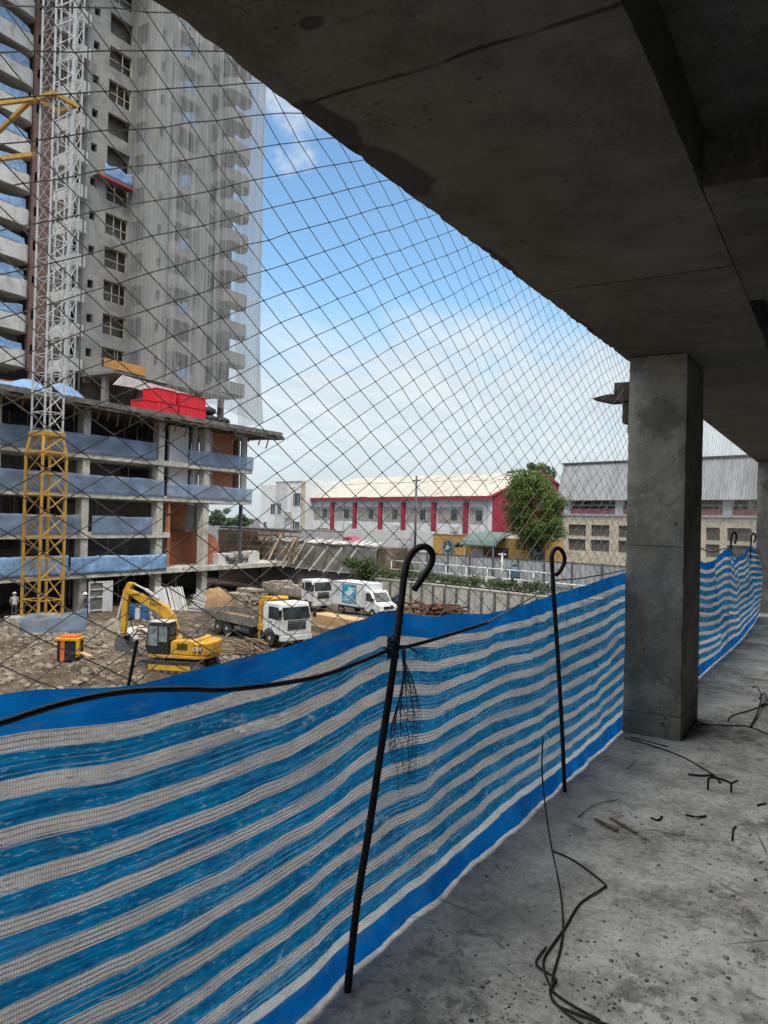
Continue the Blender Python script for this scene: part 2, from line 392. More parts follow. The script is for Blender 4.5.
def corrugated(name, base, freq, axis='x', rust=.3, seam=0):
    m, t = new_mat(name); o = t.obj(); x, y, z = t.xyz(o)
    w = t.m('SINE', t.m('MULTIPLY', {'x': x, 'y': y, 'z': z}[axis], freq * 6.283))
    n1 = t.noise(t.scale(o, (1.6, 1.6, .25)), 1.0, 6, .65)
    col = t.mixc(t.ramp(n1, .3, .7), c3(base, .75), c3(base, 1.2))
    col = t.mixc(t.m('MULTIPLY', t.ramp(t.noise(o, .7, 6, .7), .55, .7), rust), col, (.30, .24, .19))
    if seam:
        fx = t.m('FRACT', t.m('DIVIDE', t.m('ADD', x, t.m('MULTIPLY', t.noise(o, .5, 2), .3)), seam)); col = t.mixc(t.m('MULTIPLY', t.m('LESS_THAN', fx, .045), .5), col, c3(base, .5))
        strip = t.noise(t.comb(t.m('FLOOR', t.m('DIVIDE', x, seam)), 0, 0), 7.3, 1); col = t.mixc(t.m('MULTIPLY', t.ramp(strip, .35, .65), .3), col, c3(base, .62))
    t.out(t.bsdf(col, .6, 0, t.bump(w, .6, .03), .3)); return m
M['corr_grey'] = corrugated('grey_corrugated_sheet', (.36, .365, .37), 3.0, 'x', .3, 1.1)
M['corr_roof'] = corrugated('cream_corrugated_roof', (.45, .415, .35), 1.2, 'x', .25, 1.9)
M['corr_fence'] = corrugated('grey_sheet_fence', (.40, .41, .41), 2.4)

M['white_wall'] = mat('white_render', (.70, .70, .68), .85, .08, .5, .2, 6, dirt=(.42, .41, .39), dirt_amt=.35)
M['grey_wall'] = mat('grey_render', (.55, .545, .53), .85, .12, .6, .2, 6, dirt=(.32, .31, .30), dirt_amt=.4)
M['beige_wall'] = mat('beige_render', (.55, .48, .36), .85, .2, 1.1, .2, 6, dirt=(.24, .20, .16), dirt_amt=.65)
M['yellow_wall'] = mat('ochre_render', (.58, .33, .09), .85, .12, .5, .2, 6, dirt=(.38, .24, .10), dirt_amt=.35)
M['red_paint'] = mat('red_paint', (.33, .030, .055), .6, .15, 1, .1, 8)
M['pink_paint'] = mat('faded_red_parapet', (.42, .16, .15), .8, .2, 1, .1, 8)
M['slab'] = mat('slab_edge_concrete', (.54, .51, .44), .9, .25, 1.3, .4, 8, dirt=(.20, .18, .15), dirt_amt=.75)
M['conc_dark'] = mat('grimy_concrete', (.17, .155, .135), .9, .4, 1.2, .5, 8, dirt=(.07, .06, .05), dirt_amt=.7)
M['conc'] = mat('site_concrete', (.50, .475, .41), .9, .2, .8, .4, 8, dirt=(.19, .175, .15), dirt_amt=.6)
M['tower'] = mat('tower_concrete', (.315, .305, .28), .9, .22, .4, .3, 6, dirt=(.17, .165, .15), dirt_amt=.65)
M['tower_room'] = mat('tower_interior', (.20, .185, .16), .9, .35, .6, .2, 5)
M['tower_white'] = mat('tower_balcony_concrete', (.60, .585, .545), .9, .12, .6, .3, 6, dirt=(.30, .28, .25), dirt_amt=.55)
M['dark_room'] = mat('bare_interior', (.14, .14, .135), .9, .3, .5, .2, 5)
M['soot'] = mat('dark_formwork', (.085, .07, .055), .9, .5, 2, .5, 8)
M['rust'] = mat('rusty_rebar', (.030, .026, .024), .75, .5, 30, .7, 150, metal=.2, bdist=.003)
M['rust2'] = mat('rusted_steel', (.12, .058, .035), .85, .5, 5, .4, 30)
M['wire'] = mat('tie_wire', (.055, .05, .045), .6, .4, 40, .2, 100, metal=.4)
M['cable'] = mat('black_cable', (.018, .018, .02), .5, .3, 20, .3, 80)
def cord():
    m, t = new_mat('net_cord'); o = t.obj()
    col = t.mixc(t.ramp(t.noise(o, 3, 4), .35, .65), (.36, .345, .31), (.58, .56, .51))
    tr = t.n('ShaderNodeBsdfTranslucent'); t.put(tr.inputs[0], col)
    t.out(t.mixs(.3, t.bsdf(col, .7, spec=.2), tr.outputs[0])); return m
M['net_rope'] = cord()
M['pale_rope'] = mat('pale_rope', (.33, .31, .27), .9, .2, 40, .3, 200)
M['mesh_rag'] = mat('dark_mesh_rag', (.03, .045, .07), .8, .4, 30, .2, 100)
M['yellow_steel'] = mat('yellow_mast_paint', (.44, .25, .045), .55, .18, 2, .2, 20, dirt=(.25, .13, .05), dirt_amt=.55)
M['grey_steel'] = mat('galvanised_steel', (.47, .47, .46), .55, .2, 3, .2, 20, dirt=(.28, .26, .24), dirt_amt=.4)
M['dark_steel'] = mat('dark_steel', (.10, .10, .105), .6, .3, 4, .2, 30)
M['digger'] = mat('digger_yellow', (.56, .30, .02), .5, .18, 1.6, .15, 10, dirt=(.20, .14, .075), dirt_amt=.6)
M['white_paint'] = mat('white_vehicle_paint', (.68, .68, .67), .42, .10, 1.5, .08, 8, dirt=(.30, .26, .21), dirt_amt=.5)
M['box_white'] = mat('white_box_panel', (.68, .69, .69), .5, .08, 1.0, .08, 5, dirt=(.42, .41, .39), dirt_amt=.4)
M['rubber'] = mat('tyre_rubber', (.035, .032, .029), .9, .4, 6, .4, 40, dirt=(.16, .13, .10), dirt_amt=.6)
M['rim'] = mat('dusty_rim', (.45, .44, .42), .5, .2, 5, .2, 20, dirt=(.2, .17, .13))
M['black_plastic'] = mat('black_plastic', (.016, .016, .017), .6, .3, 6, .1, 30)
M['timber'] = mat('sawn_timber', (.50, .33, .17), .8, .25, 4, .3, 25, dirt=(.28, .18, .10), dirt_amt=.45)
M['old_timber'] = mat('weathered_timber', (.22, .155, .10), .9, .35, 4, .4, 25)
M['ply'] = mat('orange_plywood', (.50, .25, .07), .75, .2, 2, .2, 12)
M['red_box'] = mat('red_crate_plastic', (.62, .022, .035), .5, .14, 1.2, .1, 8)
M['black_tarp'] = mat('black_sheeting', (.03, .03, .033), .5, .3, 2, .6, 5, bdist=.05)
M['block'] = mat('concrete_blocks', (.33, .285, .23), .9, .35, 1.6, .4, 12)
M['mud'] = mat('sand_heap', (.30, .19, .10), .95, .3, 3, .6, 12)
M['pale_tarp'] = mat('pale_sheeting', (.54, .53, .50), .8, .15, 1.5, .6, 4, dirt=(.34, .31, .27), bdist=.05)
M['drum_blue'] = mat('blue_drum_plastic', (.03, .11, .30), .45, .2, 3, .1, 10)
M['teal_roof'] = mat('teal_canopy', (.095, .14, .125), .6, .2, 2, .2, 10)
M['emblem'] = mat('dark_teal_emblem', (.05, .10, .12), .6, .2, 3, .1, 10)
M['skin'] = mat('skin', (.28, .16, .10), .6, .1, 10, .1, 30)
M['shirt_white'] = mat('pale_shirt', (.36, .35, .33), .9, .1, 10, .2, 40)
M['shirt_dark'] = mat('dark_overalls', (.045, .055, .08), .9, .2, 10, .2, 40)
M['helmet'] = mat('white_helmet', (.75, .75, .73), .4, .05, 5, .05, 20)
M['steel_sheet'] = mat('geotextile', (.21, .20, .185), .9, .25, 1.2, .7, 4, dirt=(.13, .12, .10), dirt_amt=.6, bdist=.06)
M['orange'] = mat('orange_paint', (.60, .13, .03), .6, .2, 3, .1, 15)

def glass_mat():
    m, t = new_mat('dark_glass'); o = t.obj()
    col = t.mixc(t.ramp(t.noise(o, 1.5, 3), .35, .65), (.015, .02, .022), (.05, .06, .065))
    t.out(t.bsdf(col, .08, 0, None, .6)); return m
M['glass'] = glass_mat()
def cab_glass():
    m, t = new_mat('cab_glass'); o = t.obj()
    col = t.mixc(t.ramp(t.noise(o, 2.5, 3), .35, .65), (.10, .125, .125), (.24, .28, .28))
    t.out(t.bsdf(col, .1, 0, None, .6)); return m
M['cab_glass'] = cab_glass()
def lamp_mat():
    m, t = new_mat('headlight_lens'); t.out(t.bsdf((.55, .56, .56), .12, 0, None, .6)); return m
M['lens'] = lamp_mat()
def poster_mat():
    m, t = new_mat('blue_poster'); o = t.obj(); x, y, z = t.xyz(o)
    n = t.noise(o, 2.2, 4, .6, .8)
    col = t.mixc(t.ramp(n, .35, .65), (.03, .22, .38), (.10, .42, .55))
    col = t.mixc(t.m('MULTIPLY', t.ramp(t.noise(o, 3.1, 3), .58, .68), .5), col, (.25, .55, .62))
    t.out(t.bsdf(col, .5)); return m
M['poster'] = poster_mat()
M['poster_ink'] = mat('poster_pale_ink', (.62, .72, .74), .6, .1, 5, .05, 20)
M['logo_grey'] = mat('grey_logo_print', (.30, .36, .37), .6, .1, 5, .05, 20)
M['decal_black'] = mat('black_decal', (.02, .02, .02), .5, .2, 10, .05, 20)
M['decal_white'] = mat('white_decal', (.70, .70, .68), .5, .1, 10, .05, 20)

def dirt_mat():
    m, t = new_mat('site_dirt'); o = t.obj()
    f = t.m('ADD', t.m('MULTIPLY', t.noise(o, .22, 5, .6, .6), .5), t.m('MULTIPLY', t.noise(o, 1.6, 6, .7), .5))
    col = t.mixc(t.ramp(f, .36, .64), (.055, .04, .027), (.175, .138, .098))
    pale = t.m('MULTIPLY', t.ramp(t.noise(o, .5, 6, .7), .52, .66), t.ramp(t.noise(o, 6, 4, .7), .42, .6))
    col = t.mixc(t.m('MULTIPLY', pale, .8), col, (.30, .265, .22))
    h = t.m('ADD', t.noise(o, 2.0, 6, .7), t.m('MULTIPLY', t.noise(o, 12, 4, .7), .4))
    t.out(t.bsdf(col, .95, 0, t.bump(h, .9, .12), .15)); return m
M['dirt'] = dirt_mat()
M['asphalt'] = mat('street_asphalt', (.085, .085, .085), .9, .25, .4, .3, 12)
M['pave'] = mat('concrete_paving', (.36, .355, .34), .9, .15, .5, .3, 8)
# ================================================================== the unfinished floor we stand on
def lerp_tab(tab, x):
    if x <= tab[0][0]: return tab[0][1]
    for (a, p), (b, q) in zip(tab, tab[1:]):
        if x <= b:
            k = (x - a) / (b - a); k = k * k * (3 - 2 * k); return p + (q - p) * k
    return tab[-1][1]

# floor slab: fine, slightly uneven near the camera
mb = MB()
xs = [-1.66] + [-1.62 + .045 * i for i in range(98)] + [3.2, 4.0, 6.5]
ys = [-12, -6, -3, -1] + [-.5 + .06 * i for i in range(150)] + [9, 10, 12, 15, 20, 30, 46]
def floor_z(x, y):
    return .007 * fbm(x * 2.2, y * 2.2, 3) + .004 * fbm(x * 9, y * 9, 7) - .004
for y in ys:
    for x in xs: mb.v.append(V((x, y, floor_z(x, y) if x > -1.64 else -.03)))
nx = len(xs)
for j in range(len(ys) - 1):
    for i in range(nx - 1): mb.f.append((j * nx + i, j * nx + i + 1, (j + 1) * nx + i + 1, (j + 1) * nx + i))
mb.box((-1.66, -12, -.30), (6.5, 46, -.05))
struct(mb, 'floor', M['floor'], smooth=True)

# beams and slab over us
BZ = 2.83
def rough_box(mb, a, b, seg, chip_=.016):
    """cast block: gridded faces with slight waves and chipped arrises"""
    a = V(a); b = V(b)
    def disp(p):
        q = V(p); w = noise.noise_vector(p * 2.3) * .003 + noise.noise_vector(p * 11) * .0012
        ds = []
        for ax in range(3): ds += [(p[ax] - a[ax], ax, 1), (b[ax] - p[ax], ax, -1)]
        ds.sort(key=lambda t: t[0])
        if ds[1][0] < .02:
            n_ = noise.noise(p * 5.1) * .6 + noise.noise(p * 17) * .5
            c = .004 + chip_ * max(0, n_)
            for dd in ds[:2]: q[dd[1]] += dd[2] * c
        return q + w
    for ax in range(3):
        u, v_ = (ax + 1) % 3, (ax + 2) % 3
        nu, nv = max(1, min(260, round((b[u] - a[u]) / seg))), max(1, min(260, round((b[v_] - a[v_]) / seg)))
        for val in (a[ax], b[ax]):
            base = len(mb.v)
            for i in range(nu + 1):
                for j in range(nv + 1):
                    p = V((0, 0, 0)); p[ax] = val; p[u] = a[u] + (b[u] - a[u]) * i / nu; p[v_] = a[v_] + (b[v_] - a[v_]) * j / nv; mb.v.append(disp(p))
            for i in range(nu):
                for j in range(nv):
                    k = base + i * (nv + 1) + j; f = (k, k + nv + 1, k + nv + 2, k + 1); mb.f.append(f if val == b[ax] else f[::-1])
    return mb
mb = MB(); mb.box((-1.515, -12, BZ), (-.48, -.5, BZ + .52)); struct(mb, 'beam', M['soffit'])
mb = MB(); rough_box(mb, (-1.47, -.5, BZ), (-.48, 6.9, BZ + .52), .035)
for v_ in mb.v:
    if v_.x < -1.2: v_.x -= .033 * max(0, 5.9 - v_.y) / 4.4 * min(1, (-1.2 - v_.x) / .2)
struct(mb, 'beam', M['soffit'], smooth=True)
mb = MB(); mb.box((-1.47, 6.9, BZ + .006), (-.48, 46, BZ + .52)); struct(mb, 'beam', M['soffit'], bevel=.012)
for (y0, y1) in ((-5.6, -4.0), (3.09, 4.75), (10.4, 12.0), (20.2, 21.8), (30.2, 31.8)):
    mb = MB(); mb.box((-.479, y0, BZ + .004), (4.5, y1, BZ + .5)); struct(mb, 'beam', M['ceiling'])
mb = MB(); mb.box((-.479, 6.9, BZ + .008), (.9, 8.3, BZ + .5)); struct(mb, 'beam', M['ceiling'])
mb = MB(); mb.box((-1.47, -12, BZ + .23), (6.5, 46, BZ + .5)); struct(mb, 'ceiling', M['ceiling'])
# unseen storeys added above us to cast shade on the near ground
mb = MB()
for k in range(8):
    z = BZ + 3.4 + 3.3 * k; mb.box((-1.47, -12, z), (6.5, 46, z + .5))
    for y in (-4, 5.93, 15.9, 25.9, 35.9): mb.box((-1.4, y, z - 2.9), (-1.0, y + .6, z - .002))
    mb.box((5.5, -12, z - 2.9), (5.7, 46, z - .002))
struct(mb, 'shade_storeys', M['ceiling'])
mb = MB(); mb.box((4.6, -12, -.02), (4.8, 46, BZ + .24)); struct(mb, 'wall', M['ceiling'])

def column(y, label):
    mb = MB(); rough_box(mb, (-1.42, y, -.02), (-1.0, y + .78, BZ - .002), .035 if y < 8 else .2)
    return thing(mb, 'column', M['column'], label, 'column', 'square concrete columns along the slab edge', smooth=True)
column(5.93, 'bare grey concrete column nearest the camera, standing between the two striped sheets')
column(15.9, 'farther concrete column cut off by the right edge of the photo')

# ------------------------------------------------------------------ safety net hung outside the slab edge
def net_pos(y, z):
    bay = math.sin(math.pi * ((y - 5.9) / 9.9)) ** 2
    x = -1.50 - .10 * bay * math.sin(math.pi * min(1, max(0, z / 2.83))) + .02 * fbm(y * .8, z * .8, 5)
    dz = -.11 * math.exp(-((y - 6.1) / .62) ** 2) * max(0, z / 2.83) ** 3 + .05 * bay * (1 - z / 2.83) * 0
    n = noise.noise_vector(V((y * 6.1, z * 6.1, 2)))
    s = noise.noise_vector(V((y * .9, z * .9, 8)))
    return V((x + n.x * .006, y + n.y * .009 + s.y * .03, z + dz + n.z * .006 + s.z * .02))
mb = MB()
NR = .0016
def net_run(run):
    mb.tube(run, NR, 4, False)
    if fam == 1:
        for p in run:       # knots
            r = NR * 2.1; mb.add([p + V(q) * r for q in ((1, 0, 0), (0, 1, 0), (-1, 0, 0), (0, -1, 0), (0, 0, 1.3), (0, 0, -1.3))], [(0, 1, 4), (1, 2, 4), (2, 3, 4), (3, 0, 4), (1, 0, 5), (2, 1, 5), (3, 2, 5), (0, 3, 5)])
NW, NH = .185 / 2, .097 / 2
i0, i1, j0, j1 = -36, 172, -29, 44
for fam in (1, -1):
    for c in range(i0 - j1 - 40, i1 + j1 + 40):
        if c % 2: continue
        run = []
        for j in range(j0, j1):
            i = c + fam * j
            z = 1.305 + j * NH
            p = net_pos(1.03 + i * NW, z) if i0 <= i <= i1 else None
            if p is not None and -.1 < p.z < BZ + .12: run.append(p)
            else:
                if len(run) > 1: net_run(run)
                run = []
        if len(run) > 1: net_run(run)
thing(mb, 'safety_net', M['net_rope'], 'wide diamond mesh safety net hanging from the beam edge across the open side', 'safety net', fixn=False)

# ------------------------------------------------------------------ striped cloth
TOP1 = [(-1.5, 1.18), (.9, 1.187), (1.3, 1.148), (1.75, 1.16), (2.38, 1.212), (2.92, 1.156), (3.46, 1.12), (4.1, 1.135), (4.5, 1.15), (5.95, 1.19)]
TOP2 = [(6.3, 1.2), (8.6, 1.25), (9.2, 1.16), (9.9, 1.17), (10.9, 1.28), (11.6, 1.12), (12.6, 1.16), (13.6, 1.27), (15.2, 1.2)]
def cloth1(y, k):
    z = (lerp_tab(TOP1, y) - .012) * k + .012
    tie = max(math.exp(-((y - 2.38) / .22) ** 2), math.exp(-((y - 4.2) / .22) ** 2))
    amp = math.sin(math.pi * k) * (1 - .5 * tie)
    x = -1.435 - .035 * amp * math.sin(y * 2.1 + .5) + .035 * fbm(y * .9, z * 1.3, 1, 3) * amp + .011 * fbm(y * 4.2 + z * 2, z * 3.5 - y, 4, 5)
    x += .03 * k * math.sin(11 * y + 3 * z) * math.exp(-((y - 3.2) / .8) ** 2) * (k > .3) * .4
    if k > .9: x += .010 * (k - .9) / .1 * fbm(y * 6, 3, 5, 3)
    # creases running down from the ties
    for ty in (2.38, 4.2):
        d = abs(y - ty); x += .010 * math.exp(-(d / .2) ** 2) * math.cos(26 * (y - ty) + 2 * k) * k * k
    dz = .006 * fbm(y * 1.4, z * 2.2, 11, 3) * math.sin(math.pi * k) * (2.2 if y > 2.2 else 1) + .012 * math.sin(5.2 * y + 2) * math.sin(math.pi * k) * math.exp(-((y - 3.3) / 1.1) ** 2) * 2
    if k < .07: x += .035 * (1 - k / .07) * (.5 + .5 * noise.noise(V((y * 3, 0, 2))))      # hem kicks in on the floor
    return V((x, y, z + dz + (.006 * fbm(y * 7, 1, 1) if k < .01 else 0)))
def cloth2(y, k):
    z = lerp_tab(TOP2, y) * k + .012 * (1 - k)
    tie = max(math.exp(-((y - ty) / .3) ** 2) for ty in (8.6, 10.9, 13.6))
    base = lerp_tab([(6.75, -1.36), (8.3, -1.27), (11.7, -1.22), (13.8, -1.25), (15.2, -1.3)], y)
    amp = math.sin(math.pi * min(1, k * .9))
    x = base - .08 * k + .05 * amp * math.sin(y * 3.4 + 1.2 * k) + .06 * fbm(y * 1.1, z * 1.5, 6, 3) * amp + .03 * tie * math.cos(14 * (y - 10.9)) * k
    x += .11 * math.exp(-((y - 14.6) / .7) ** 2) * math.sin(math.pi * k) 
    return V((x, y, z + .02 * fbm(y * 1.6, z * 2, 21) * amp))
def make_cloth(fn, y0, y1, dy, nk, label):
    mb = MB(); uvs = []; ny = int((y1 - y0) / dy)
    for i in range(ny + 1):
        y = y0 + (y1 - y0) * i / ny
        for k in range(nk + 1):
            mb.v.append(fn(y, k / nk)); uvs.append((y, k / nk * 1.18))
    for i in range(ny):
        for k in range(nk):
            a = i * (nk + 1) + k; mb.f.append((a, a + nk + 1, a + nk + 2, a + 1))
    idx = [l for f in mb.f for l in f]
    o = thing(mb, 'barrier_cloth', M['cloth'], label, 'barrier sheet', 'blue and white striped barrier sheets', smooth=True, fixn=False)
    ul = o.data.uv_layers.new(name='UVMap')
    for q, li in enumerate(idx): ul.data[q].uv = uvs[li]
    return o
make_cloth(cloth1, -1.4, 6.45, .022, 70, 'long near blue and white striped barrier sheet running to the concrete column')
make_cloth(cloth2, 6.75, 15.2, .035, 50, 'far blue and white striped barrier sheet sagging between hooks beyond the column')

# ------------------------------------------------------------------ hooked reinforcing bars
def smooth_path(pts, n=4):
    out = []
    for i in range(len(pts) - 1):
        p0 = pts[max(i - 1, 0)]; p1 = pts[i]; p2 = pts[i + 1]; p3 = pts[min(i + 2, len(pts) - 1)]
        for k in range(n):
            t = k / n
            out.append(.5 * ((2 * p1) + (p2 - p0) * t + (2 * p0 - 5 * p1 + 4 * p2 - p3) * t * t + (3 * p1 - p0 - 3 * p2 + p3) * t ** 3))
    return out + [pts[-1]]
def hook_bar(pix, X, r, label):
    pts = [gx(px, py, X) for px, py in pix]
    pts[0].z = -.03
    path = smooth_path(pts, 7)
    fine = []
    for p, q in zip(path, path[1:]):
        m_ = max(1, int((q - p).length / .0065)); fine += [p.lerp(q, i / m_) for i in range(m_)]
    rs = [r * (1 + .10 * (i % 2) + .05 * noise.noise(V((i * .07, 0, 0)))) for i in range(len(fine))]     # rolled ribs
    mb = MB(); mb.tube(fine, rs, 9)
    return thing(mb, 'hooked_bar', M['rust'], label, 'steel bar', 'hooked steel bars holding up the sheet', smooth=True)
hook_bar([(347, 985), (357, 905), (369, 830), (381, 750), (393, 670), (401, 605), (405, 572), (410, 556), (418, 548), (426, 547), (432, 553), (431, 564), (423, 577), (414, 590)], -1.385, .0125,
         'tall leaning black steel bar with open hook, nearest the camera')
hook_bar([(565, 792), (562, 730), (558, 660), (554, 600), (552, 565), (552, 555), (555, 549), (560, 549), (564, 555), (564, 563), (560, 571), (556, 575)], -1.375, .0115,
         'black hooked steel bar midway between the nearest bar and the column')
def far_hook(y, X, top, label):
    p = [V((X, y, -.03)), V((X, y + .02, .6)), V((X + .02, y + .03, top - .12)), V((X + .03, y + .05, top - .03)), V((X + .045, y + .09, top)),
         V((X + .065, y + .13, top - .02)), V((X + .07, y + .15, top - .08)), V((X + .055, y + .12, top - .15))]
    mb = MB(); mb.tube(smooth_path(p, 5), .014, 8)
    thing(mb, 'hooked_bar', M['rust'], label, 'steel bar', 'hooked steel bars holding up the sheet', smooth=True)
far_hook(8.3, -1.36, 1.46, 'hooked steel bar half hidden by the right face of the near column')
far_hook(11.0, -1.30, 1.50, 'hooked steel bar in the middle of the far striped sheet')
far_hook(13.75, -1.32, 1.48, 'farthest hooked steel bar, beside the cut off column')
# bare stick outside the sheet
mb = MB(); mb.tube([gx(122, 705, -1.56), gx(128, 688, -1.56), gx(137, 640, -1.56)], .0045, 6)
thing(mb, 'thin_bar', M['rust'], 'short thin bare bar poking up behind the sheet below the digger', 'steel bar')

# cables
def line(name, pix, X, r, m, label, cat, n=6, grp=None):
    pts = smooth_path([gx(px, py, X) for px, py in pix], 6); mb = MB(); mb.tube(pts, r, 7)
    return thing(mb, name, m, label, cat, grp, smooth=True)
line('cable', [(-260, 800), (-90, 752), (0, 723), (68, 702), (130, 691), (185, 689), (234, 689), (312, 678), (360, 662), (389, 650), (410, 646), (445, 636), (487, 623)], -1.392, .0075, M['cable'],
     'thick black cable looped along the near striped sheet and tied to the leaning bar', 'cable')
line('rope', [(487, 623), (515, 607), (540, 592), (553, 581), (575, 579), (600, 575), (626, 570)], -1.40, .0045, M['pale_rope'],
     'thin pale rope running from the cable past the second bar to the column', 'rope')
line('rope', [(700, 548), (712, 552), (728, 549), (741, 560), (752, 547), (762, 556)], -1.25, .006, M['cable'],
     'dark rope sagging along the top of the far striped sheet', 'rope')
# knot and rag of dark mesh on the first bar
kc = gx(393, 649, -1.385)
mb = MB()
for k in range(7):
    a = k * .9
    mb.tube([kc + V((.018 * math.cos(a + t), .018 * math.sin(a + t) * 1.0, -.03 + .012 * k + .004 * math.sin(3 * t))) for t in [q * .5 for q in range(13)]], .0055, 5)
mb.tube([kc + V((.012, .02, .01)), kc + V((.03, .07, 0)), kc + V((.035, .13, -.03))], .003, 5)
mb.tube([kc + V((.012, -.02, .0)), kc + V((.03, -.06, .01)), kc + V((.02, -.10, .02))], .004, 5)
thing(mb, 'knot', M['mesh_rag'], 'bundled knot tying the black cable to the leaning bar', 'knot')
mb = MB(); random.seed(5)
def rag(u, v):   # u across 0..1, v down 0..1
    w = .02 + .22 * min(1, v * 2.0) * (1 - .30 * v)
    return kc + V((.03 + .012 * math.sin(7 * v + 5 * u), .018 + .02 * v + (u - .35) * w + .008 * math.sin(9 * v), -.01 - .50 * v - .01 * math.cos(6 * u)))
for i in range(40):
    jit = [random.uniform(-.02, .02) for _ in range(25)]
    end = random.randint(9, 24)
    mb.tube([rag(min(1, max(0, i / 39 + .25 * math.sin(.55 * q + i) * .12 + jit[q])), q / 24) for q in range(end)], .0009, 4, False)
for i in range(52):
    mb.tube([rag(q / 10 + .0, min(1, i / 52 + .06 * q / 10 * (1 if i % 2 else -1) + .02 * random.random())) for q in range(11)], .0008, 4, False)
thing(mb, 'mesh_rag', M['mesh_rag'], 'torn rag of fine dark mesh hanging from the leaning bar', 'mesh rag', fixn=False)

# broken formwork boards left on the outer side of the column
root = empty('formwork_bracket', (-1.425, 6.2, 2.28), 'dark jagged stack of formwork boards jutting from the column into the sky', 'formwork')
mb = MB(); mb.prism([(0, 0), (-.20, 0), (-.33, .035), (-.21, .06), (0, .06)], (0, 0, .25), (1, 0, 0), (0, 0, 1), (0, 1, 0), .16); mb.build('board', M['soot'], root)
mb = MB(); mb.box((-.155, -.07, .313), (0, .09, .40)); mb.build('board', M['soot'], root)
mb = MB(); mb.box((-.09, -.06, .08), (0, .06, .247)); mb.build('block', M['soot'], root)
mb = MB(); mb.box((-.05, -.05, .0), (0, .05, .078)); mb.build('block', M['soot'], root)

# ------------------------------------------------------------------ scraps on the floor
FZ = .004
def fl(px, py, dz=.006):
    p = gz(px, py, 0); return V((p.x, p.y, floor_z(p.x, p.y) + dz))
def floor_wire(pix, r, label, grp=None, lift=None, name='wire'):
    pts = [fl(*p[:2], dz=(p[2] if len(p) > 2 else .006)) for p in pix]
    mb = MB(); mb.tube(smooth_path(pts, 5), r, 6)
    return thing(mb, name, M['wire'], label, 'wire', grp, smooth=True)
def wire_lift(first, pix, r, label):
    """a wire whose first points stand up off the floor against the sheet"""
    pts = [gx(px, py, X) for px, py, X in first] + [fl(px, py) for px, py in pix]
    mb = MB(); mb.tube(smooth_path(pts, 5), r, 6)
    return thing(mb, 'wire', M['wire'], label, 'wire', smooth=True)
wire_lift([(543, 737, -1.33), (542, 770, -1.31), (546, 812, -1.27)], [(552, 850), (560, 890), (563, 925), (560, 950), (553, 975), (552, 990)], .0042,
          'dark wire rising from the floor against the sheet left of the second bar')
floor_wire([(553, 852), (575, 862), (604, 884), (602, 889), (580, 904), (565, 928), (549, 950), (543, 965), (549, 985), (556, 996), (575, 1008), (600, 1022)], .0042,
           'dark bent wire making a sharp corner on the floor before a coil')
floor_wire([(546, 947), (536, 962), (540, 969), (556, 980), (550, 990), (553, 1002), (568, 1016), (590, 1030)], .0036, 'short kinked wire lying in the foreground coil, at its left')
floor_wire([(556, 980), (550, 993), (556, 1006), (575, 1015), (612, 1028)], .0045, 'thick end of a wire bundle leaving the bottom edge of the photo')
floor_wire([(624, 738), (650, 745), (682, 757), (715, 776)], .0045, 'straight pair of thin wires running from the column foot across the floor')
floor_wire([(630, 737), (640, 739), (668, 746)], .005, 'short dark wire end right beside the column foot')
floor_wire([(700, 724), (727, 726), (748, 727), (768, 734), (790, 738)], .005, 'long dark wire stretching right from the base of the column')
floor_wire([(728, 722), (732, 716), (752, 710), (770, 703)], .005, 'dark wire bent back toward the right edge behind the long wire')
floor_wire([(750, 728), (757, 716, .02), (761, 702, .05), (757, 694, .07), (752, 692, .05)], .006, 'crooked upright wire in the tangle at the right edge')
floor_wire([(759, 703, .04), (764, 698, .05), (767, 704, .03), (761, 707, .02)], .006, 'small knotted loop of wire at the right edge')
# bent staple of bar and its tie
pA, pB = fl(708, 790), fl(731, 793)
mb = MB(); mb.tube(smooth_path([pA, pA + V((0, 0, .055)), pA + V((.015, .005, .075)), (pA + pB) / 2 + V((0, .01, .07)), pB + V((-.01, 0, .058)), pB + V((0, 0, .045)), pB], 4), .0065, 7)
mb.tube([pB + V((-.005, 0, .05)), pB + V((.035, .012, .075))], .006, 6)
thing(mb, 'bar_staple', M['rust'], 'bent steel bar staple standing on the floor like a small table', 'steel bar', smooth=True)
floor_wire([(688, 774), (702, 776), (714, 776), (720, 783)], .007, 'short dark rod lying just behind the bent staple', name='rod')
floor_wire([(686, 815), (696, 817), (706, 816)], .006, 'short black rod lying flat in front of the bent staple', name='rod')
floor_wire([(651, 817), (658, 820), (662, 816)], .006, 'small dark bent scrap left of the black rod', name='scrap')
floor_wire([(732, 840), (733, 830), (736, 827)], .004, 'short curved bit of rod on the right of the floor', name='rod')
floor_wire([(757, 806), (761, 805), (766, 804)], .005, 'tiny rod scrap nearest the right edge of the floor', name='scrap')
floor_wire([(578, 818), (586, 811), (598, 804), (618, 800)], .0022, 'hair thin curved wire on the floor left of the wood sticks')
def stick(p, q, w, h, label):
    a, b = fl(*p), fl(*q); mb = MB(); mb.bar(a + V((0, 0, h / 2)), b + V((0, 0, h / 2)), w, h)
    thing(mb, 'wood_stick', M['old_timber'], label, 'wood scrap', 'wood sticks on the floor', bevel=.002)
stick((595, 821), (618, 832), .017, .009, 'left one of two splintered wood sticks on the floor')
stick((610, 819), (637, 834), .014, .008, 'right one of two splintered wood sticks on the floor')

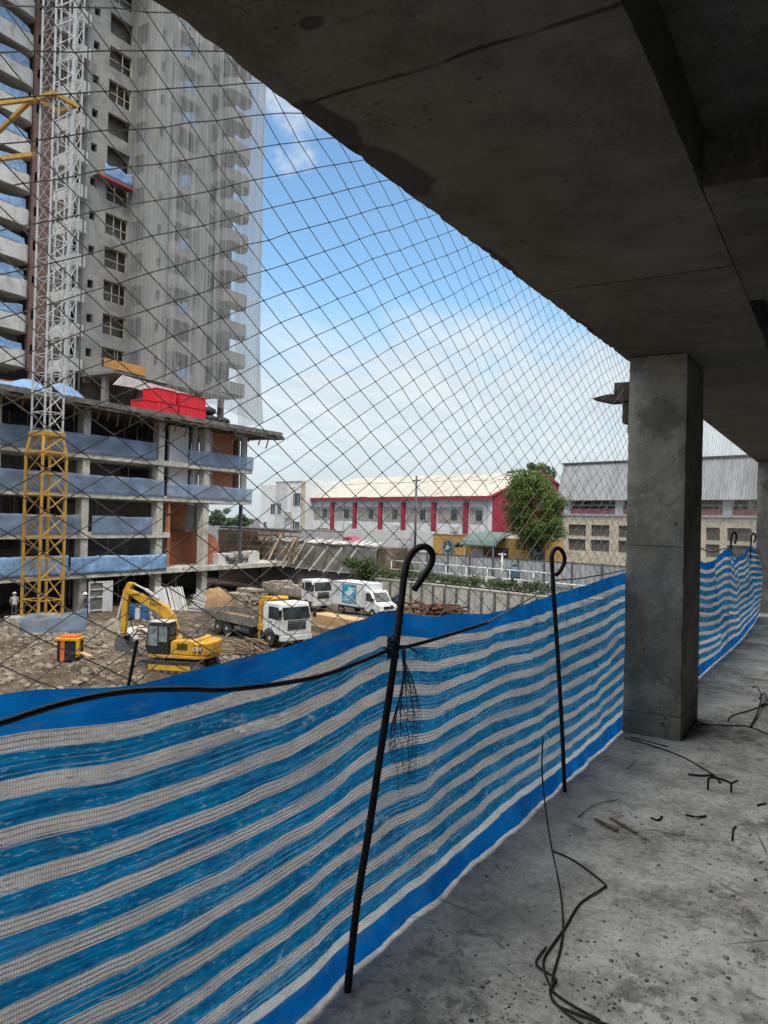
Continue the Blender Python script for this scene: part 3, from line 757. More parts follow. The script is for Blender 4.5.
# grit, chips and crumbs
random.seed(3); mb = MB()
def chip(c, r, flat=.5):
    n = random.randint(5, 7); zz = random.random() * 6
    ring = [V((math.cos(zz + 2 * math.pi * k / n) * r * random.uniform(.6, 1.2), math.sin(zz + 2 * math.pi * k / n) * r * random.uniform(.6, 1.2), 0)) for k in range(n)]
    base = len(mb.v)
    mb.v += [c + p + V((0, 0, -r * .3)) for p in ring] + [c + p * .6 + V((0, 0, r * flat * random.uniform(.6, 1.2))) for p in ring]
    mb.f.append(tuple(base + n + k for k in range(n)))
    for k in range(n): mb.f.append((base + k, base + (k + 1) % n, base + n + (k + 1) % n, base + n + k))
patches = [(-.75, 2.9, .5), (-.4, 3.2, .5), (-.55, 2.5, .35), (-.9, 2.3, .3), (-.7, 4.3, .6), (-.2, 3.9, .5), (-1.0, 2.0, .25), (-.35, 2.3, .3)]
for i in range(2800):
    if i % 3:
        c = random.choice(patches); x = random.gauss(c[0], c[2] * .5); y = random.gauss(c[1], c[2] * .6)
    else: x = random.uniform(-1.4, 1.2); y = random.uniform(1.6, 9)
    if x < -1.38: continue
    r = random.choice([.002, .002, .0025, .003, .003, .004, .005, .008 if random.random() < .5 else .004, .012 if random.random() < .12 else .004])
    chip(V((x, y, floor_z(x, y))), r)
o = mb.build('grit', mat('grit', (.20, .19, .17), .95, .7, 12, .3, 60)); tag(o, kind='stuff')
# lumpy mortar splashes
mb = MB()
for i in range(110):
    c = random.choice(patches); x = random.gauss(c[0], .12); y = random.gauss(c[1], .18)
    if x < -1.35: continue
    chip(V((x, y, floor_z(x, y))), random.choice([.006, .008, .010, .012, .016, .022]), .4)
o = mb.build('mortar_crumbs', M['conc']); tag(o, kind='stuff')
# ================================================================== ground
mb = MB()
gx_ = [-3000, -800, -300, -150, -100, -80, -70] + [-64 + .36 * i for i in range(180)] + [5, 10, 30, 100, 400, 3000]
gy_ = [-3000, -500, -100, -20, 0, 8] + [14 + .36 * i for i in range(128)] + [64, 70, 90, 150, 400, 1000, 3000]
def bump_at(x, y, c, r, h):
    d = ((x - c[0]) ** 2 + (y - c[1]) ** 2) / (r * r); return h * math.exp(-d)
mound = gz(55, 668); mound2 = gz(20, 650); mound3 = gz(105, 672)
def ground_z(x, y):
    z = GZ
    if -62 < x < 2 and 14 < y < 60:
        z += .12 * fbm(x * .25, y * .25, 1) + .09 * fbm(x * .9, y * .9, 2, 5)
        z += bump_at(x, y, mound, 4.5, .75) * (1 + .3 * fbm(x * .7, y * .7, 9)) + bump_at(x, y, mound2, 3.5, .5) + bump_at(x, y, mound3, 3.0, .45) * (1 + .4 * fbm(x, y, 4))
        if x < -44: z = min(z, GZ + .05)
    return z
for y in gy_:
    for x in gx_: mb.v.append(V((x, y, ground_z(x, y))))
n_ = len(gx_)
for j in range(len(gy_) - 1):
    for i in range(n_ - 1): mb.f.append((j * n_ + i, j * n_ + i + 1, (j + 1) * n_ + i + 1, (j + 1) * n_ + i))
struct(mb, 'site_ground', M['dirt'], smooth=True)
WD = 43.7                                   # retaining wall line
def sfq(mb, a0, a1, d0, d1, z):
    return mb.add([sf(a0, d0, z), sf(a1, d0, z), sf(a1, d1, z), sf(a0, d1, z)], [(0, 1, 2, 3)])
mb = MB(); sfq(mb, -900, 600, WD + .3, 3000, SZ); struct(mb, 'street', M['asphalt'])
mb = MB(); sfq(mb, -120, 10, WD + .35, WD + 1.9, SZ + .12)
p = [sf(-120, WD + 1.9, SZ), sf(10, WD + 1.9, SZ), sf(10, WD + 1.9, SZ + .12), sf(-120, WD + 1.9, SZ + .12)]; mb.add(p, [(0, 1, 2, 3)])
struct(mb, 'pavement', M['pave'])

SROT = SA
def senv(name, a, D, z, label, cat, group=None): return empty(name, sf(a, D, z), label, cat, group, SROT)

# ------------------------------------------------------------------ retaining wall with posts, hedge, rails, sheet fence
aL, aM, aR = aD(372, WD), aD(470, WD), 0.0
root = senv('retaining_wall', aL, WD, GZ, 'long panelled concrete retaining wall with dark posts below the hedge', 'retaining wall')
L = aR - aL
mb = MB(); mb.box((0, 0, 0), (L, .28, 2.02)); mb.build('panel_wall', M['conc'], root)
mb = MB(); mb.box((0, -.05, 2.023), (L, .33, 2.12)); mb.build('coping', M['conc'], root)
k = 0
while k * 1.25 < L:
    mb = MB(); mb.box((k * 1.25, -.12, 0), (k * 1.25 + .16, -.003, 2.02)); mb.build('post', M['dark_room'], root); k += 1

def leaf_cloud(mb, clumps, per, size, seed=1):
    rnd = random.Random(seed)
    for (c, r) in clumps:
        for i in range(per):
            d = V((rnd.gauss(0, 1), rnd.gauss(0, 1), rnd.gauss(0, 1))).normalized() * (rnd.random() ** .45)
            p = V(c) + V((d.x * r[0], d.y * r[1], d.z * r[2]))
            nrm = (d + V((rnd.uniform(-.7, .7), rnd.uniform(-.7, .7), rnd.uniform(-.2, .9)))).normalized()
            a = nrm.orthogonal().normalized(); b = nrm.cross(a); t = rnd.random() * 6.28
            u = a * math.cos(t) + b * math.sin(t); w = nrm.cross(u); s_ = size * rnd.uniform(.6, 1.35)
            mb.add([p - u * s_, p + w * s_ * .5 + nrm * s_ * .1, p + u * s_, p - w * s_ * .5], [(0, 1, 2, 3)])
    return mb
rnd = random.Random(8)
def hedge(name, a0, a1, D, z, h, label, seed):
    root = senv(name, (a0 + a1) / 2, D, z, label, 'hedge'); cl = []
    n = int((a1 - a0) / .55)
    for i in range(n):
        x = a0 + (a1 - a0) * (i + .5) / n - (a0 + a1) / 2 + rnd.uniform(-.2, .2)
        hh = h * rnd.uniform(.55, 1.15)
        cl.append(((x, rnd.uniform(-.2, .2), hh * .5), (rnd.uniform(.45, .75), .55, hh * .65)))
        if rnd.random() < .4: cl.append(((x, -.4, -.25), (.4, .25, .5)))
    leaf_cloud(MB(), cl, 95, .12, seed).build('foliage', M['leaf2'], root, fixn=False)
    for i in range(0, n, 2):
        x = a0 + (a1 - a0) * (i + .5) / n - (a0 + a1) / 2; mb = MB(); mb.bar((x, 0, 0), (x + .1, .05, h * .6), .03); mb.build('stem', M['bark'], root)
hedge('hedge', aD(378, WD + .8), aD(552, WD + .8), WD + .85, SZ + .10, .95, 'long straggly green hedge growing along the top of the retaining wall', 4)

# ramp rails
def rail(D, a0, a1, ztop, label, hgt=1.0, sp=2.2):
    root = senv('guard_rail', a0, D, SZ, label, 'guard rail', 'white pipe rails along the ramp'); L = a1 - a0
    for zz in (ztop - SZ, ztop - SZ - .75):
        mb = MB(); mb.tube([(0, 0, zz), (L, 0, zz)], .045, 8); mb.build('pipe', M['white_paint'], root, smooth=True)
    k = 0
    while k * sp <= L + .01:
        mb = MB(); mb.tube([(k * sp, 0, 0), (k * sp, 0, ztop - SZ)], .045, 8); mb.build('post', M['white_paint'], root, smooth=True); k += 1
rail(WD + 2.4, aD(376, WD + 2.4), aD(552, WD + 2.4), -1.98, 'white pipe guard rail running behind the hedge, upper of two')
rail(WD + 1.95, aD(430, WD + 1.95), aD(600, WD + 1.95), -2.62, 'lower white pipe guard rail just behind the right half of the hedge', sp=3.1)
mb = MB(); q = senv('white_post', aD(503, 47.4), 47.4, SZ, 'slim white pole standing behind the guard rail left of the blue tank', 'pole')
mb.tube([(0, 0, 0), (0, 0, 2.6)], .07, 8); mb.build('shaft', M['white_paint'], q, smooth=True)
mb = MB(); mb.box((-.35, -.05, 2.45), (.35, .05, 2.56)); mb.build('arm', M['white_paint'], q)
q = senv('water_tank', aD(515, 46.9), 46.9, SZ + .004, 'rounded blue grey tank standing against the white rail', 'tank')
mb = MB(); mb.lathe([(.1, 0), (.44, .02), (.47, .1), (.47, .9), (.40, 1.12), (.2, 1.22), (.05, 1.24)], (0, 0, .45), n=18); mb.build('shell', mat('tank_blue', (.05, .10, .15), .4, .2, 2, .1, 10), q, smooth=True)
mb = MB(); mb.lathe([(.17, 0), (.18, .07), (.05, .1)], (0, 0, 1.69), n=14); mb.build('cap', M['black_plastic'], q, smooth=True)
mb = MB(); mb.box((-.45, -.45, 0), (.45, .45, .45)); mb.build('plinth', M['conc'], q, bevel=.02)

FD = 50.3
root = senv('sheet_fence', aD(372, FD), FD, SZ, 'grey corrugated sheet fence with dark posts in front of the ochre building', 'fence')
L = aD(700, FD) - aD(372, FD)
mb = MB(); mb.box((0, 0, .1), (L, .05, 2.0)); mb.build('sheeting', M['corr_fence'], root)
mb = MB(); mb.box((0, -.04, 2.003), (L, .09, 2.06)); mb.build('top_rail', M['dark_steel'], root)
k = 0
while k * 2.6 < L:
    mb = MB(); mb.box((k * 2.6, -.1, 0), (k * 2.6 + .12, -.003, 2.15)); mb.build('post', M['dark_steel'], root); k += 1

# ------------------------------------------------------------------ ochre building with canopy
YD = 54.0
a0, a1 = aD(434, YD), aD(546, YD)
root = senv('ochre_building', a0, YD, SZ, 'low ochre building with round emblems and a teal canopy in front of the tree', 'building'); L = a1 - a0
ex0, ex1 = aD(484, YD) - a0, aD(509, YD) - a0
mb = MB(); mb.box((0, 0, 0), (ex0, 2.6, 3.72)); mb.box((ex1, 0, 0), (L, 2.6, 3.62)); mb.box((ex0, 0, 2.75), (ex1, 2.6, 3.6)); mb.build('wall', M['yellow_wall'], root, bevel=.02)
mb = MB(); mb.box((ex0 + .003, 1.2, 0), (ex1 - .003, 1.4, 2.747)); mb.build('entrance', M['dark_room'], root)
mb = MB(); mb.box((ex0 - 1.7, -.02, .9), (ex0 - .004, -.003, 2.5)); mb.build('shutter', M['grey_wall'], root)
def emblem(x, z, r):
    mb = MB(); mb.lathe([(r, 0), (r, .06), (r * .96, .075)], (x, -.003, z), (0, -1, 0), 28); e = mb.build('emblem', M['emblem'], root)
    mb = MB()
    n = 28
    for k in range(n):
        t0, t1 = 2 * math.pi * k / n, 2 * math.pi * (k + 1) / n
        mb.bar((x + r * .86 * math.cos(t0), -.085, z + r * .86 * math.sin(t0)), (x + r * .86 * math.cos(t1), -.085, z + r * .86 * math.sin(t1)), .02, r * .07)
    mb.prism([(-.5 * r, -.36 * r), (.1 * r, -.30 * r), (.55 * r, .1 * r), (.2 * r, .05 * r), (-.1 * r, .52 * r), (-.22 * r, .1 * r)], (x, -.09, z), (1, 0, 0), (0, 0, 1), (0, 1, 0), .02)
    mb.build('emblem_mark', M['grey_wall'], e)
emblem(aD(449, YD) - a0, 2.55, .78); emblem(aD(537, YD) - a0, 2.45, .8)
# canopy
cx0, cx1 = aD(458, YD - 1.2) - a0, aD(503, YD - 1.2) - a0
mb = MB(); prof = [(-1.5, 2.95), (-1.1, 3.35), (-.4, 3.72), (.6, 4.0), (1.5, 4.1)]
pts = prof + [(y, z - .12) for y, z in reversed(prof)]
mb.prism(pts, ((cx0 + cx1) / 2, 0, 0), (0, 1, 0), (0, 0, 1), (1, 0, 0), cx1 - cx0 - 1.0)
mb.prism([(cx0 - .1, 2.72), (cx0 + .5, 3.15), (cx0 + .5, 3.0), (cx0 + .1, 2.6)], (0, -1.2, 0), (1, 0, 0), (0, 0, 1), (0, 1, 0), 1.0)
mb.build('canopy', M['teal_roof'], root)
mb = MB()
for xx in (cx0 + 1.0, cx1 - .9): mb.tube([(xx, -1.35, 0), (xx, -1.35, 3.0)], .05, 8)
mb.build('canopy_post', M['white_paint'], root)
mb = MB(); mb.box((-.05, -.06, 3.723), (ex0 - .1, .1, 3.80)); mb.build('coping', M['beige_wall'], root)

# ------------------------------------------------------------------ long white boundary wall
a0, a1 = aD(214, YD), aD(433.4, YD)
root = senv('boundary_wall', a0, YD, SZ, 'long plain white boundary wall in front of the red trimmed factory', 'wall'); L = a1 - a0
xb = aD(345, YD) - a0
mb = MB(); mb.box((0, 0, 0), (xb - .005, .3, 3.6)); mb.build('panel', M['grey_wall'], root)
mb = MB(); mb.box((xb, -.03, 0), (L, .3, 3.95)); mb.build('panel', M['white_wall'], root)
mb = MB(); mb.box((0, -.04, 3.603), (xb - .01, .34, 3.68)); mb.build('coping', M['conc'], root)
g0 = aD(399, YD) - a0; mb = MB(); mb.box((g0, -.05, 0), (g0 + 2.2, -.033, 2.7)); mb.build('gate', M['grey_wall'], root)
g0 = aD(394, YD) - a0; mb = MB(); mb.box((g0, -.045, 3.0), (g0 + 2.9, -.033, 3.18)); mb.build('ledge', M['grey_wall'], root)

# ------------------------------------------------------------------ white factory with red trim
TD = 75.0
a0, a1 = aD(311, TD), aD(493.5, TD); L = a1 - a0; EV = 8.15; RZ = 11.8; RY = 9.5; DP = 19
root = senv('factory', a0, TD, SZ, 'long white factory hall with red pilasters, red gable and a cream roof', 'building')
mb = MB(); mb.box((0, 0, 0), (L - .25, DP, EV)); mb.build('wall', M['white_wall'], root)
mb = MB(); mb.prism([(0, 3.6), (DP, 3.6), (DP, EV), (RY, RZ), (0, EV)], (L - .12, 0, 0), (0, 1, 0), (0, 0, 1), (1, 0, 0), .22); mb.build('gable', M['red_paint'], root)
mb = MB(); mb.prism([(0, 0), (DP, 0), (DP, 3.59), (0, 3.59)], (L - .12, 0, 0), (0, 1, 0), (0, 0, 1), (1, 0, 0), .22); mb.build('gable_base', M['white_wall'], root)
mb = MB()
n = 26
for i in range(n):      # gently bellied sheets
    x0, x1 = -.4 + (L + .5) * i / n, -.4 + (L + .5) * (i + 1) / n
    rows = []
    for t in (0, .33, .66, 1):
        y = -.7 + (RY + .7) * t; z = EV + .12 + (RZ - EV) * t + .10 * math.sin(t * 3.14)
        rows.append((y, z))
    for (ya, za), (yb, zb) in zip(rows, rows[1:]):
        mb.add([(x0, ya, za + .0), (x1, ya, za), (x1, yb, zb), (x0, yb, zb)], [(0, 1, 2, 3)])
    mb.add([(x0, RY, RZ + .12), (x1, RY, RZ + .12), (x1, DP + .7, EV + .05), (x0, DP + .7, EV + .05)], [(0, 1, 2, 3)])
rf = mb.build('roof', M['corr_roof'], root)
s = rf.modifiers.new('thick', 'SOLIDIFY'); s.thickness = .08
mb = MB(); mb.box((-.45, -.78, EV - .22), (L + .15, -.55, EV + .16)); mb.build('eave_trim', M['red_paint'], root)
mb = MB()
mb.bar((L + .06, -.7, EV + .1), (L + .06, RY, RZ + .16), .2, .3); mb.bar((L + .06, RY, RZ + .16), (L + .06, DP + .6, EV + .1), .2, .3); mb.build('verge_trim', M['red_paint'], root)
for px in (322, 344, 420, 487):
    x = aD(px, TD) - a0; mb = MB(); mb.tube([(x, -.62, EV - .2), (x, -.12, EV - .7), (x, -.12, .3)], .07, 7); mb.build('down_pipe', M['conc'], root)
for px in (350, 394, 452):
    x = aD(px, TD) - a0; mb = MB(); mb.box((x, -.5, 3.6), (x + 1.0, -.003, 4.3)); mb.build('air_conditioner', M['grey_wall'], root)
mb = MB(); mb.box((.2, -.012, .0), (L - 1.2, -.002, .9)); mb.build('stained_plinth', M['conc'], root)
pil = [333, 355.5, 381, 404, 434.5, 466.5]
for px in pil:
    x = aD(px, TD) - a0; mb = MB(); mb.box((x - .34, -.35, 2.95), (x + .34, -.003, EV - .6)); mb.build('pilaster', M['red_paint'], root, bevel=.02)
edges = [0.3] + [aD(px, TD) - a0 for px in pil] + [L - 1.0]
for xa, xb in zip(edges, edges[1:]):
    fr = MB(); fr.box((xa + .6, -.06, 4.85), (xb - .6, -.002, 6.95)); w = fr.build('window', M['conc'], root)
    mb = MB()
    k = xa + .7
    while k < xb - .75: mb.box((k, -.10, 4.95), (k + .09, -.063, 6.85)); k += .30
    mb.build('louvre', M['steel_sheet'], w)
    xm = xa + (xb - xa) * .63
    mb = MB(); mb.box((xm - .5, -.16, 5.3), (xm + .5, -.103, 6.5)); mb.build('pane', M['glass'], w)
mb = MB(); x = aD(318, TD) - a0; mb.box((x, -.06, 2.5), (x + 2.8, -.003, 3.5)); mb.build('window', M['steel_sheet'], root)
for px in (470, 374): 
    x = aD(px, TD) - a0; mb = MB(); mb.tube([(x, -.55, EV - .4), (x, -1.6, EV + .15), (x, -2.3, EV + .1)], .05, 6); h = mb.build('lamp_arm', M['dark_steel'], root)
    mb = MB(); mb.box((x - .15, -2.8, EV + .02), (x + .15, -2.2, EV + .16)); mb.build('lamp_head', M['dark_steel'], h)

# ------------------------------------------------------------------ small white block left of the factory
WD2 = 73.0
a0, a1 = aD(258, WD2), aD(303.5, WD2); L = a1 - a0
root = senv('office_block', a0, WD2, SZ, 'small weathered white office block standing left of the factory', 'building')
f1, f2 = aD(275, WD2) - a0, aD(299.5, WD2) - a0
mb = MB(); mb.box((0, .4, 0), (f1 - .003, 8, 10.6)); mb.box((f1, 0, 0), (f2 - .003, 8, 10.9)); mb.box((f2, .3, 0), (L, 8, 11.15)); w = mb.build('wall', M['white_wall'], root, bevel=.03)
mb = MB(); mb.box((f2 + .1, .2, 0), (L - .03, .297, 11.0)); mb.build('pilaster', M['beige_wall'], root)
mb = MB(); mb.box((f1, -.06, .5), (f1 + 3.4, -.003, 10.6)); mb.build('stained_panel', M['grey_wall'], root)
mb = MB(); mb.box((f1 - .1, -.12, 10.903), (f2 + .1, 8.1, 11.02)); mb.build('coping', M['conc'], root)
for (px, z0, h, w_) in ((271, 5.6, 1.7, 1.3), (279.5, 5.6, 1.8, 1.0), (294, 7.0, 2.0, 1.1), (298, 7.0, 2.0, 1.1), (293, 2.4, 2.0, 1.0), (297.5, 2.4, 2.0, 1.1), (263.5, 2.8, 1.4, .8)):
    x = aD(px, WD2) - a0; y = .4 if x < f1 else 0
    y = y if x < f2 else .3
    y -= .065 if f1 < x < f1 + 3.4 else 0
    fr = MB(); fr.box((x - w_ / 2 - .12, y - .05, z0 - .12), (x + w_ / 2 + .12, y - .003, z0 + h + .12)); wi = fr.build('window', M['white_wall'], root)
    mb = MB(); mb.box((x - w_ / 2, y - .075, z0), (x - .06, y - .053, z0 + h)); mb.box((x + .06, y - .075, z0), (x + w_ / 2, y - .053, z0 + h)); mb.build('pane', M['glass'], wi)
mb = MB(); mb.box((aD(286, WD2) - a0, -.5, 5.0), (aD(286, WD2) - a0 + 1.4, -.07, 6.0)); mb.build('air_conditioner', M['conc'], root)

# ------------------------------------------------------------------ grey sheeted building on the right
GD = 80.0
a0, a1 = aD(563, GD), aD(790, GD); L = a1 - a0
root = senv('workshop_building', a0, GD, SZ, 'beige two storey building under a tall grey corrugated upper front, right background', 'building')
mb = MB(); mb.box((.3, 1.0, 0), (L, 11, gd(600, 500, GD).z - SZ + .2)); mb.build('core', M['dark_room'], root)
def fz(px, y): return gd(px, y, GD).z - SZ
zt, zb, zs, zp = fz(600, 462.5), fz(600, 500.5), fz(600, 516), fz(600, 513)
mb = MB()
mb.prism([(-.9, zb), (.5, zt), (.62, zt), (-.78, zb)], (L / 2 - .1, 0, 0), (0, 1, 0), (0, 0, 1), (1, 0, 0), L + .6); mb.build('upper_cladding', M['corr_grey'], root)
mb = MB(); mb.box((-.6, .3, zt + .003), (L + .4, 12, zt + .16)); mb.build('roof', M['dark_steel'], root)
w1a, w1b, w2a, w2b = fz(600, 536.5), fz(600, 525), fz(600, 551.5), fz(600, 540)
mb = MB()
mb.box((0, 0, 0), (L, .4, w2a)); mb.box((0, 0, w2b), (L, .4, w1a)); mb.box((0, 0, w1b), (L, .4, zs))
wins = []
for (p0, p1) in ((568.5, 586), (591, 609.5), (618.5, 637), (654, 672), (706, 720), (727, 752)): wins.append((aD(p0, GD) - a0, aD(p1, GD) - a0))
prev = 0
for (x0, x1) in wins:
    mb.box((prev, .002, w2a), (x0, .398, w2b)); mb.box((prev, .002, w1a), (x0, .398, w1b)); prev = x1
mb.box((prev, .002, w2a), (L, .398, w2b)); mb.box((prev, .002, w1a), (L, .398, w1b))
mb.build('wall', M['beige_wall'], root)
mb = MB(); mb.box((-.12, -.14, zs + .003), (L + .1, .5, zs + .25)); mb.build('cornice', M['grey_wall'], root)
for (x0, x1) in wins:
    for (za, zb_) in ((w1a, w1b), (w2a, w2b)):
        fr = MB(); fr.box((x0, .25, za), (x1, .30, zb_)); wi = fr.build('window', M['dark_steel'], root)
        mb = MB(); nn = 6
        for k in range(nn + 1):
            x = x0 + (x1 - x0) * k / nn; mb.box((x - .025, .18, za), (x + .025, .247, zb_))
        mb.box((x0, .17, (za + zb_) / 2 - .03), (x1, .178, (za + zb_) / 2 + .03)); mb.build('bars', M['old_timber'], wi)
# open top floor: white posts, red parapet, laundry-like clutter
for px in (563, 615, 680, 722.5, 770):
    x = aD(px, GD) - a0; mb = MB(); mb.box((x, .0, zs + .26), (x + 1.0, .5, zb + .5)); mb.build('pillar', M['white_wall'], root)
mb = MB(); mb.box((.9, .1, zs + .26), (L, .22, zs + .85)); mb.build('parapet', M['pink_paint'], root)
mb = MB(); mb.box((.9, .14, zs + 1.25), (L, .18, zs + 1.32)); mb.build('hand_rail', M['white_paint'], root)
rr = random.Random(2)
for k in range(24):
    x = 1.2 + (L - 2.6) * k / 24; mb = MB(); mb.box((x, .6 + .25 * rr.random(), zs + .3), (x + rr.uniform(.3, .9), .92, zs + rr.uniform(.8, 1.9))); mb.build('stored_box', M[rr.choice(['grey_wall', 'conc', 'dark_room', 'steel_sheet'])], root)
mb = MB(); mb.box((-.3, 0, 0), (-.003, .3, zs)); mb.build('down_pipe', M['conc'], root)

# ------------------------------------------------------------------ trees
def tree(a, D, z, h, rad, trunk_h, label, leafm, n_cl, per, size, seed, name='broadleaf_tree'):
    root = empty(name, sf(a, D, z), label, 'tree', 'trees behind the site'); rnd = random.Random(seed)
    mb = MB(); top = V((rnd.uniform(-.3, .3), rnd.uniform(-.3, .3), h * .72))
    mb.tube([V((0, 0, 0)), V((.05, .02, trunk_h * .5)), V((-.05, .05, trunk_h)), top], [rad * .085, rad * .07, rad * .055, rad * .015], 9)
    for k in range(9):
        an = k * 2.4 + rnd.random(); s_ = V((0, 0, min(h * .7, trunk_h * rnd.uniform(.75, 1.5))))
        e = V((math.cos(an) * rad * rnd.uniform(.5, .8), math.sin(an) * rad * rnd.uniform(.5, .8), trunk_h + (h - trunk_h) * rnd.uniform(.25, .6)))
        mb.tube([s_, s_.lerp(e, .5) + V((0, 0, .25)), e], [rad * .04, rad * .025, rad * .008], 6)
    mb.build('trunk', M['bark'], root, smooth=True)
    cl = []
    zc = (trunk_h * .75 + h) / 2; rz = (h - trunk_h * .75) / 2
    for k in range(n_cl):
        d = V((rnd.gauss(0, 1), rnd.gauss(0, 1), rnd.gauss(0, 1))).normalized(); q = rnd.uniform(.45, .95)
        wf = 1.0 - .25 * max(0, d.z)
        c = V((d.x * rad * q * wf, d.y * rad * q * wf, zc + d.z * rz * q)); r = rad * rnd.uniform(.16, .32) * (1.15 if n_cl > 100 else 1)
        cl.append((c, (r, r, r * .75)))
    leaf_cloud(MB(), cl, per, size, seed).build('crown', leafm, root, fixn=False)
tree(aD(533, 52.6), 52.6, SZ, 10.4, 2.75, 2.9, 'round leafy green tree standing over the ochre building', M['leaf'], 150, 210, .10, 3)
tree(aD(531, 130), 130, SZ, 17.8, 6.2, 9.5, 'flat topped distant tree showing above the factory roof', M['leaf3'], 60, 110, .42, 5)
tree(aD(510, 133), 133, SZ, 17.0, 3.4, 9.5, 'small distant crown left of the flat topped tree', M['leaf3'], 26, 60, .5, 15)
tree(aD(240, 92), 92, SZ, 5.6, 3.4, 1.8, 'rounded tree in the gap right of the dark steel post under the podium', M['leaf3'], 30, 80, .28, 6)
tree(aD(222, 96), 96, SZ, 7.0, 3.6, 2.0, 'tree behind the white wall seen between the podium columns', M['leaf3'], 30, 80, .28, 7)
tree(aD(209, 95), 97, SZ, 6.2, 3.4, 2.0, 'tree beside the podium column, leftmost of those behind the wall', M['leaf3'], 30, 80, .28, 9)
# bush below the hedge end
root = senv('bush', aD(360, WD - .3), WD - .45, GZ + .1, 'dark bushy shrub at the left end of the hedge above the parked box truck', 'bush')
cl = []
for k in range(26):
    cl.append(((rnd.uniform(-1.7, 1.7), rnd.uniform(-.6, .7), rnd.uniform(.5, 3.6)), (rnd.uniform(.4, .75), .6, rnd.uniform(.35, .6))))
leaf_cloud(MB(), cl, 120, .13, 12).build('foliage', M['leaf2'], root, fixn=False)
mb = MB()
for k in range(5): mb.tube([(0, 0, 0), (-1.2 + .6 * k, .1, 2.8)], [.06, .02], 6)
mb.build('stem', M['bark'], root)

# ------------------------------------------------------------------ poles
def pole(px, D, top_y, r, m, label):
    b = gd(px, 545, D); q = senv('utility_pole', b.dot(E1), D, SZ, label, 'utility pole')
    h = gd(px, top_y, D).z - SZ
    mb = MB(); mb.tube([(0, 0, 0), (0, 0, h)], [r, r * .7], 9); mb.build('shaft', m, q, smooth=True)
    mb = MB(); mb.box((-.5, -.06, h - .5), (.5, .06, h - .38)); mb.build('crossarm', m, q)
pole(415, 52.3, 476, .14, M['dark_steel'], 'thin dark utility pole in front of the factory near the ochre building')
pole(291, 50, 484, .16, M['conc'], 'pale concrete utility pole in front of the white office block')

# ------------------------------------------------------------------ left part of the site edge: sheeted bank with props
a0, a1 = aD(262, 44.4), aD(376, 44.4)
root = senv('bank_hoarding', a0, 44.4, GZ, 'sagging grey geotextile sheeting over the bank behind the parked trucks', 'hoarding'); L = a1 - a0
mb = MB(); nxx, nzz = 60, 14
for j in range(nzz + 1):
    for i in range(nxx + 1):
        x = L * i / nxx; z = (4.75 - .12 * math.sin(x * 1.6) - .2 * fbm(x * .6, 3, 1)) * j / nzz
        mb.v.append(V((x, .18 * fbm(x * .8, z * .6, 4) + .3 * j / nzz, z)))
for j in range(nzz):
    for i in range(nxx): q = j * (nxx + 1) + i; mb.f.append((q, q + 1, q + nxx + 2, q + nxx + 1))
o = mb.build('sheeting', M['steel_sheet'], root, smooth=True); s = o.modifiers.new('thick', 'SOLIDIFY'); s.thickness = .05
for k in range(7):
    x = 2.0 + k * (L - 3) / 7; mb = MB(); mb.bar((x, -1.6, 2.2), (x + .9, -.15, 4.5), .14, .14); mb.build('prop', M['conc'], root)
mb = MB()
for k in range(40):
    x = L * k / 40; mb.add([(x, .1, 4.7 + .25 * rr.random()), (x + L / 40, .1, 4.7 + .2 * rr.random()), (x + L / 40, 1.2, 5.1 + .25 * rr.random()), (x, 1.2, 5.05)], [(0, 1, 2, 3)])
mb.build('top_cover', M['pale_tarp'], root, smooth=True)
mb = MB()
c = V((0, 0, 0)); mb.prism([(-1.0, 0), (1.1, 0), (1.0, .3), (.1, .62), (-.8, .5)], c, (1, 0, 0), (0, 0, 1), (0, 1, 0), 1.2)
q = mb.build('red_cover', M['red_paint'], None, bevel=.15); q.location = sf(aD(353, 46.5), 46.5, SZ + 2.75); q.rotation_euler = (0, 0, SROT); tag(q, 'small red tarpaulin lying on the pale covered bank before the white wall', 'tarpaulin')
# earth bank under the pale cover
mb = MB(); mb.add([sf(a0 - 4, 44.9, GZ), sf(a1, 44.9, GZ), sf(a1, 49.5, SZ), sf(a0 - 4, 49.5, SZ), sf(a0 - 4, 45.1, -.95), sf(a1 - .5, 45.1, -.95), sf(a1, 48.2, -.9), sf(a0 - 4, 48.2, -.9)],
                 [(0, 1, 5, 4), (4, 5, 6, 7), (7, 6, 2, 3), (0, 4, 7, 3), (1, 2, 6, 5)])
struct(mb, 'bank', M['dirt'])
# ================================================================== concrete podium
PX = -47.0
ST = 2.9
FL = [GZ, -2.7, .15, 3.1, 5.95, 9.25]
root = empty('podium_building', (PX - 6, 40, GZ), 'wide unfinished concrete podium with stacked open floors below the tower', 'building')
def pb(mb, name, m, **k): return mb.build(name, m, root, world=True, **k)
Y0, YE = 4.0, 54.6
def slab(z, y1, x0=-76, x1=PX, t=.42, y0=Y0): 
    mb = MB(); mb.box((x0, y0, z - t), (x1, y1, z)); pb(mb, 'slab', M['slab'], bevel=.02)
slab(FL[1] , 60.5, x1=PX + .25); slab(FL[2], 44.7); slab(FL[3], YE); slab(FL[4], YE)
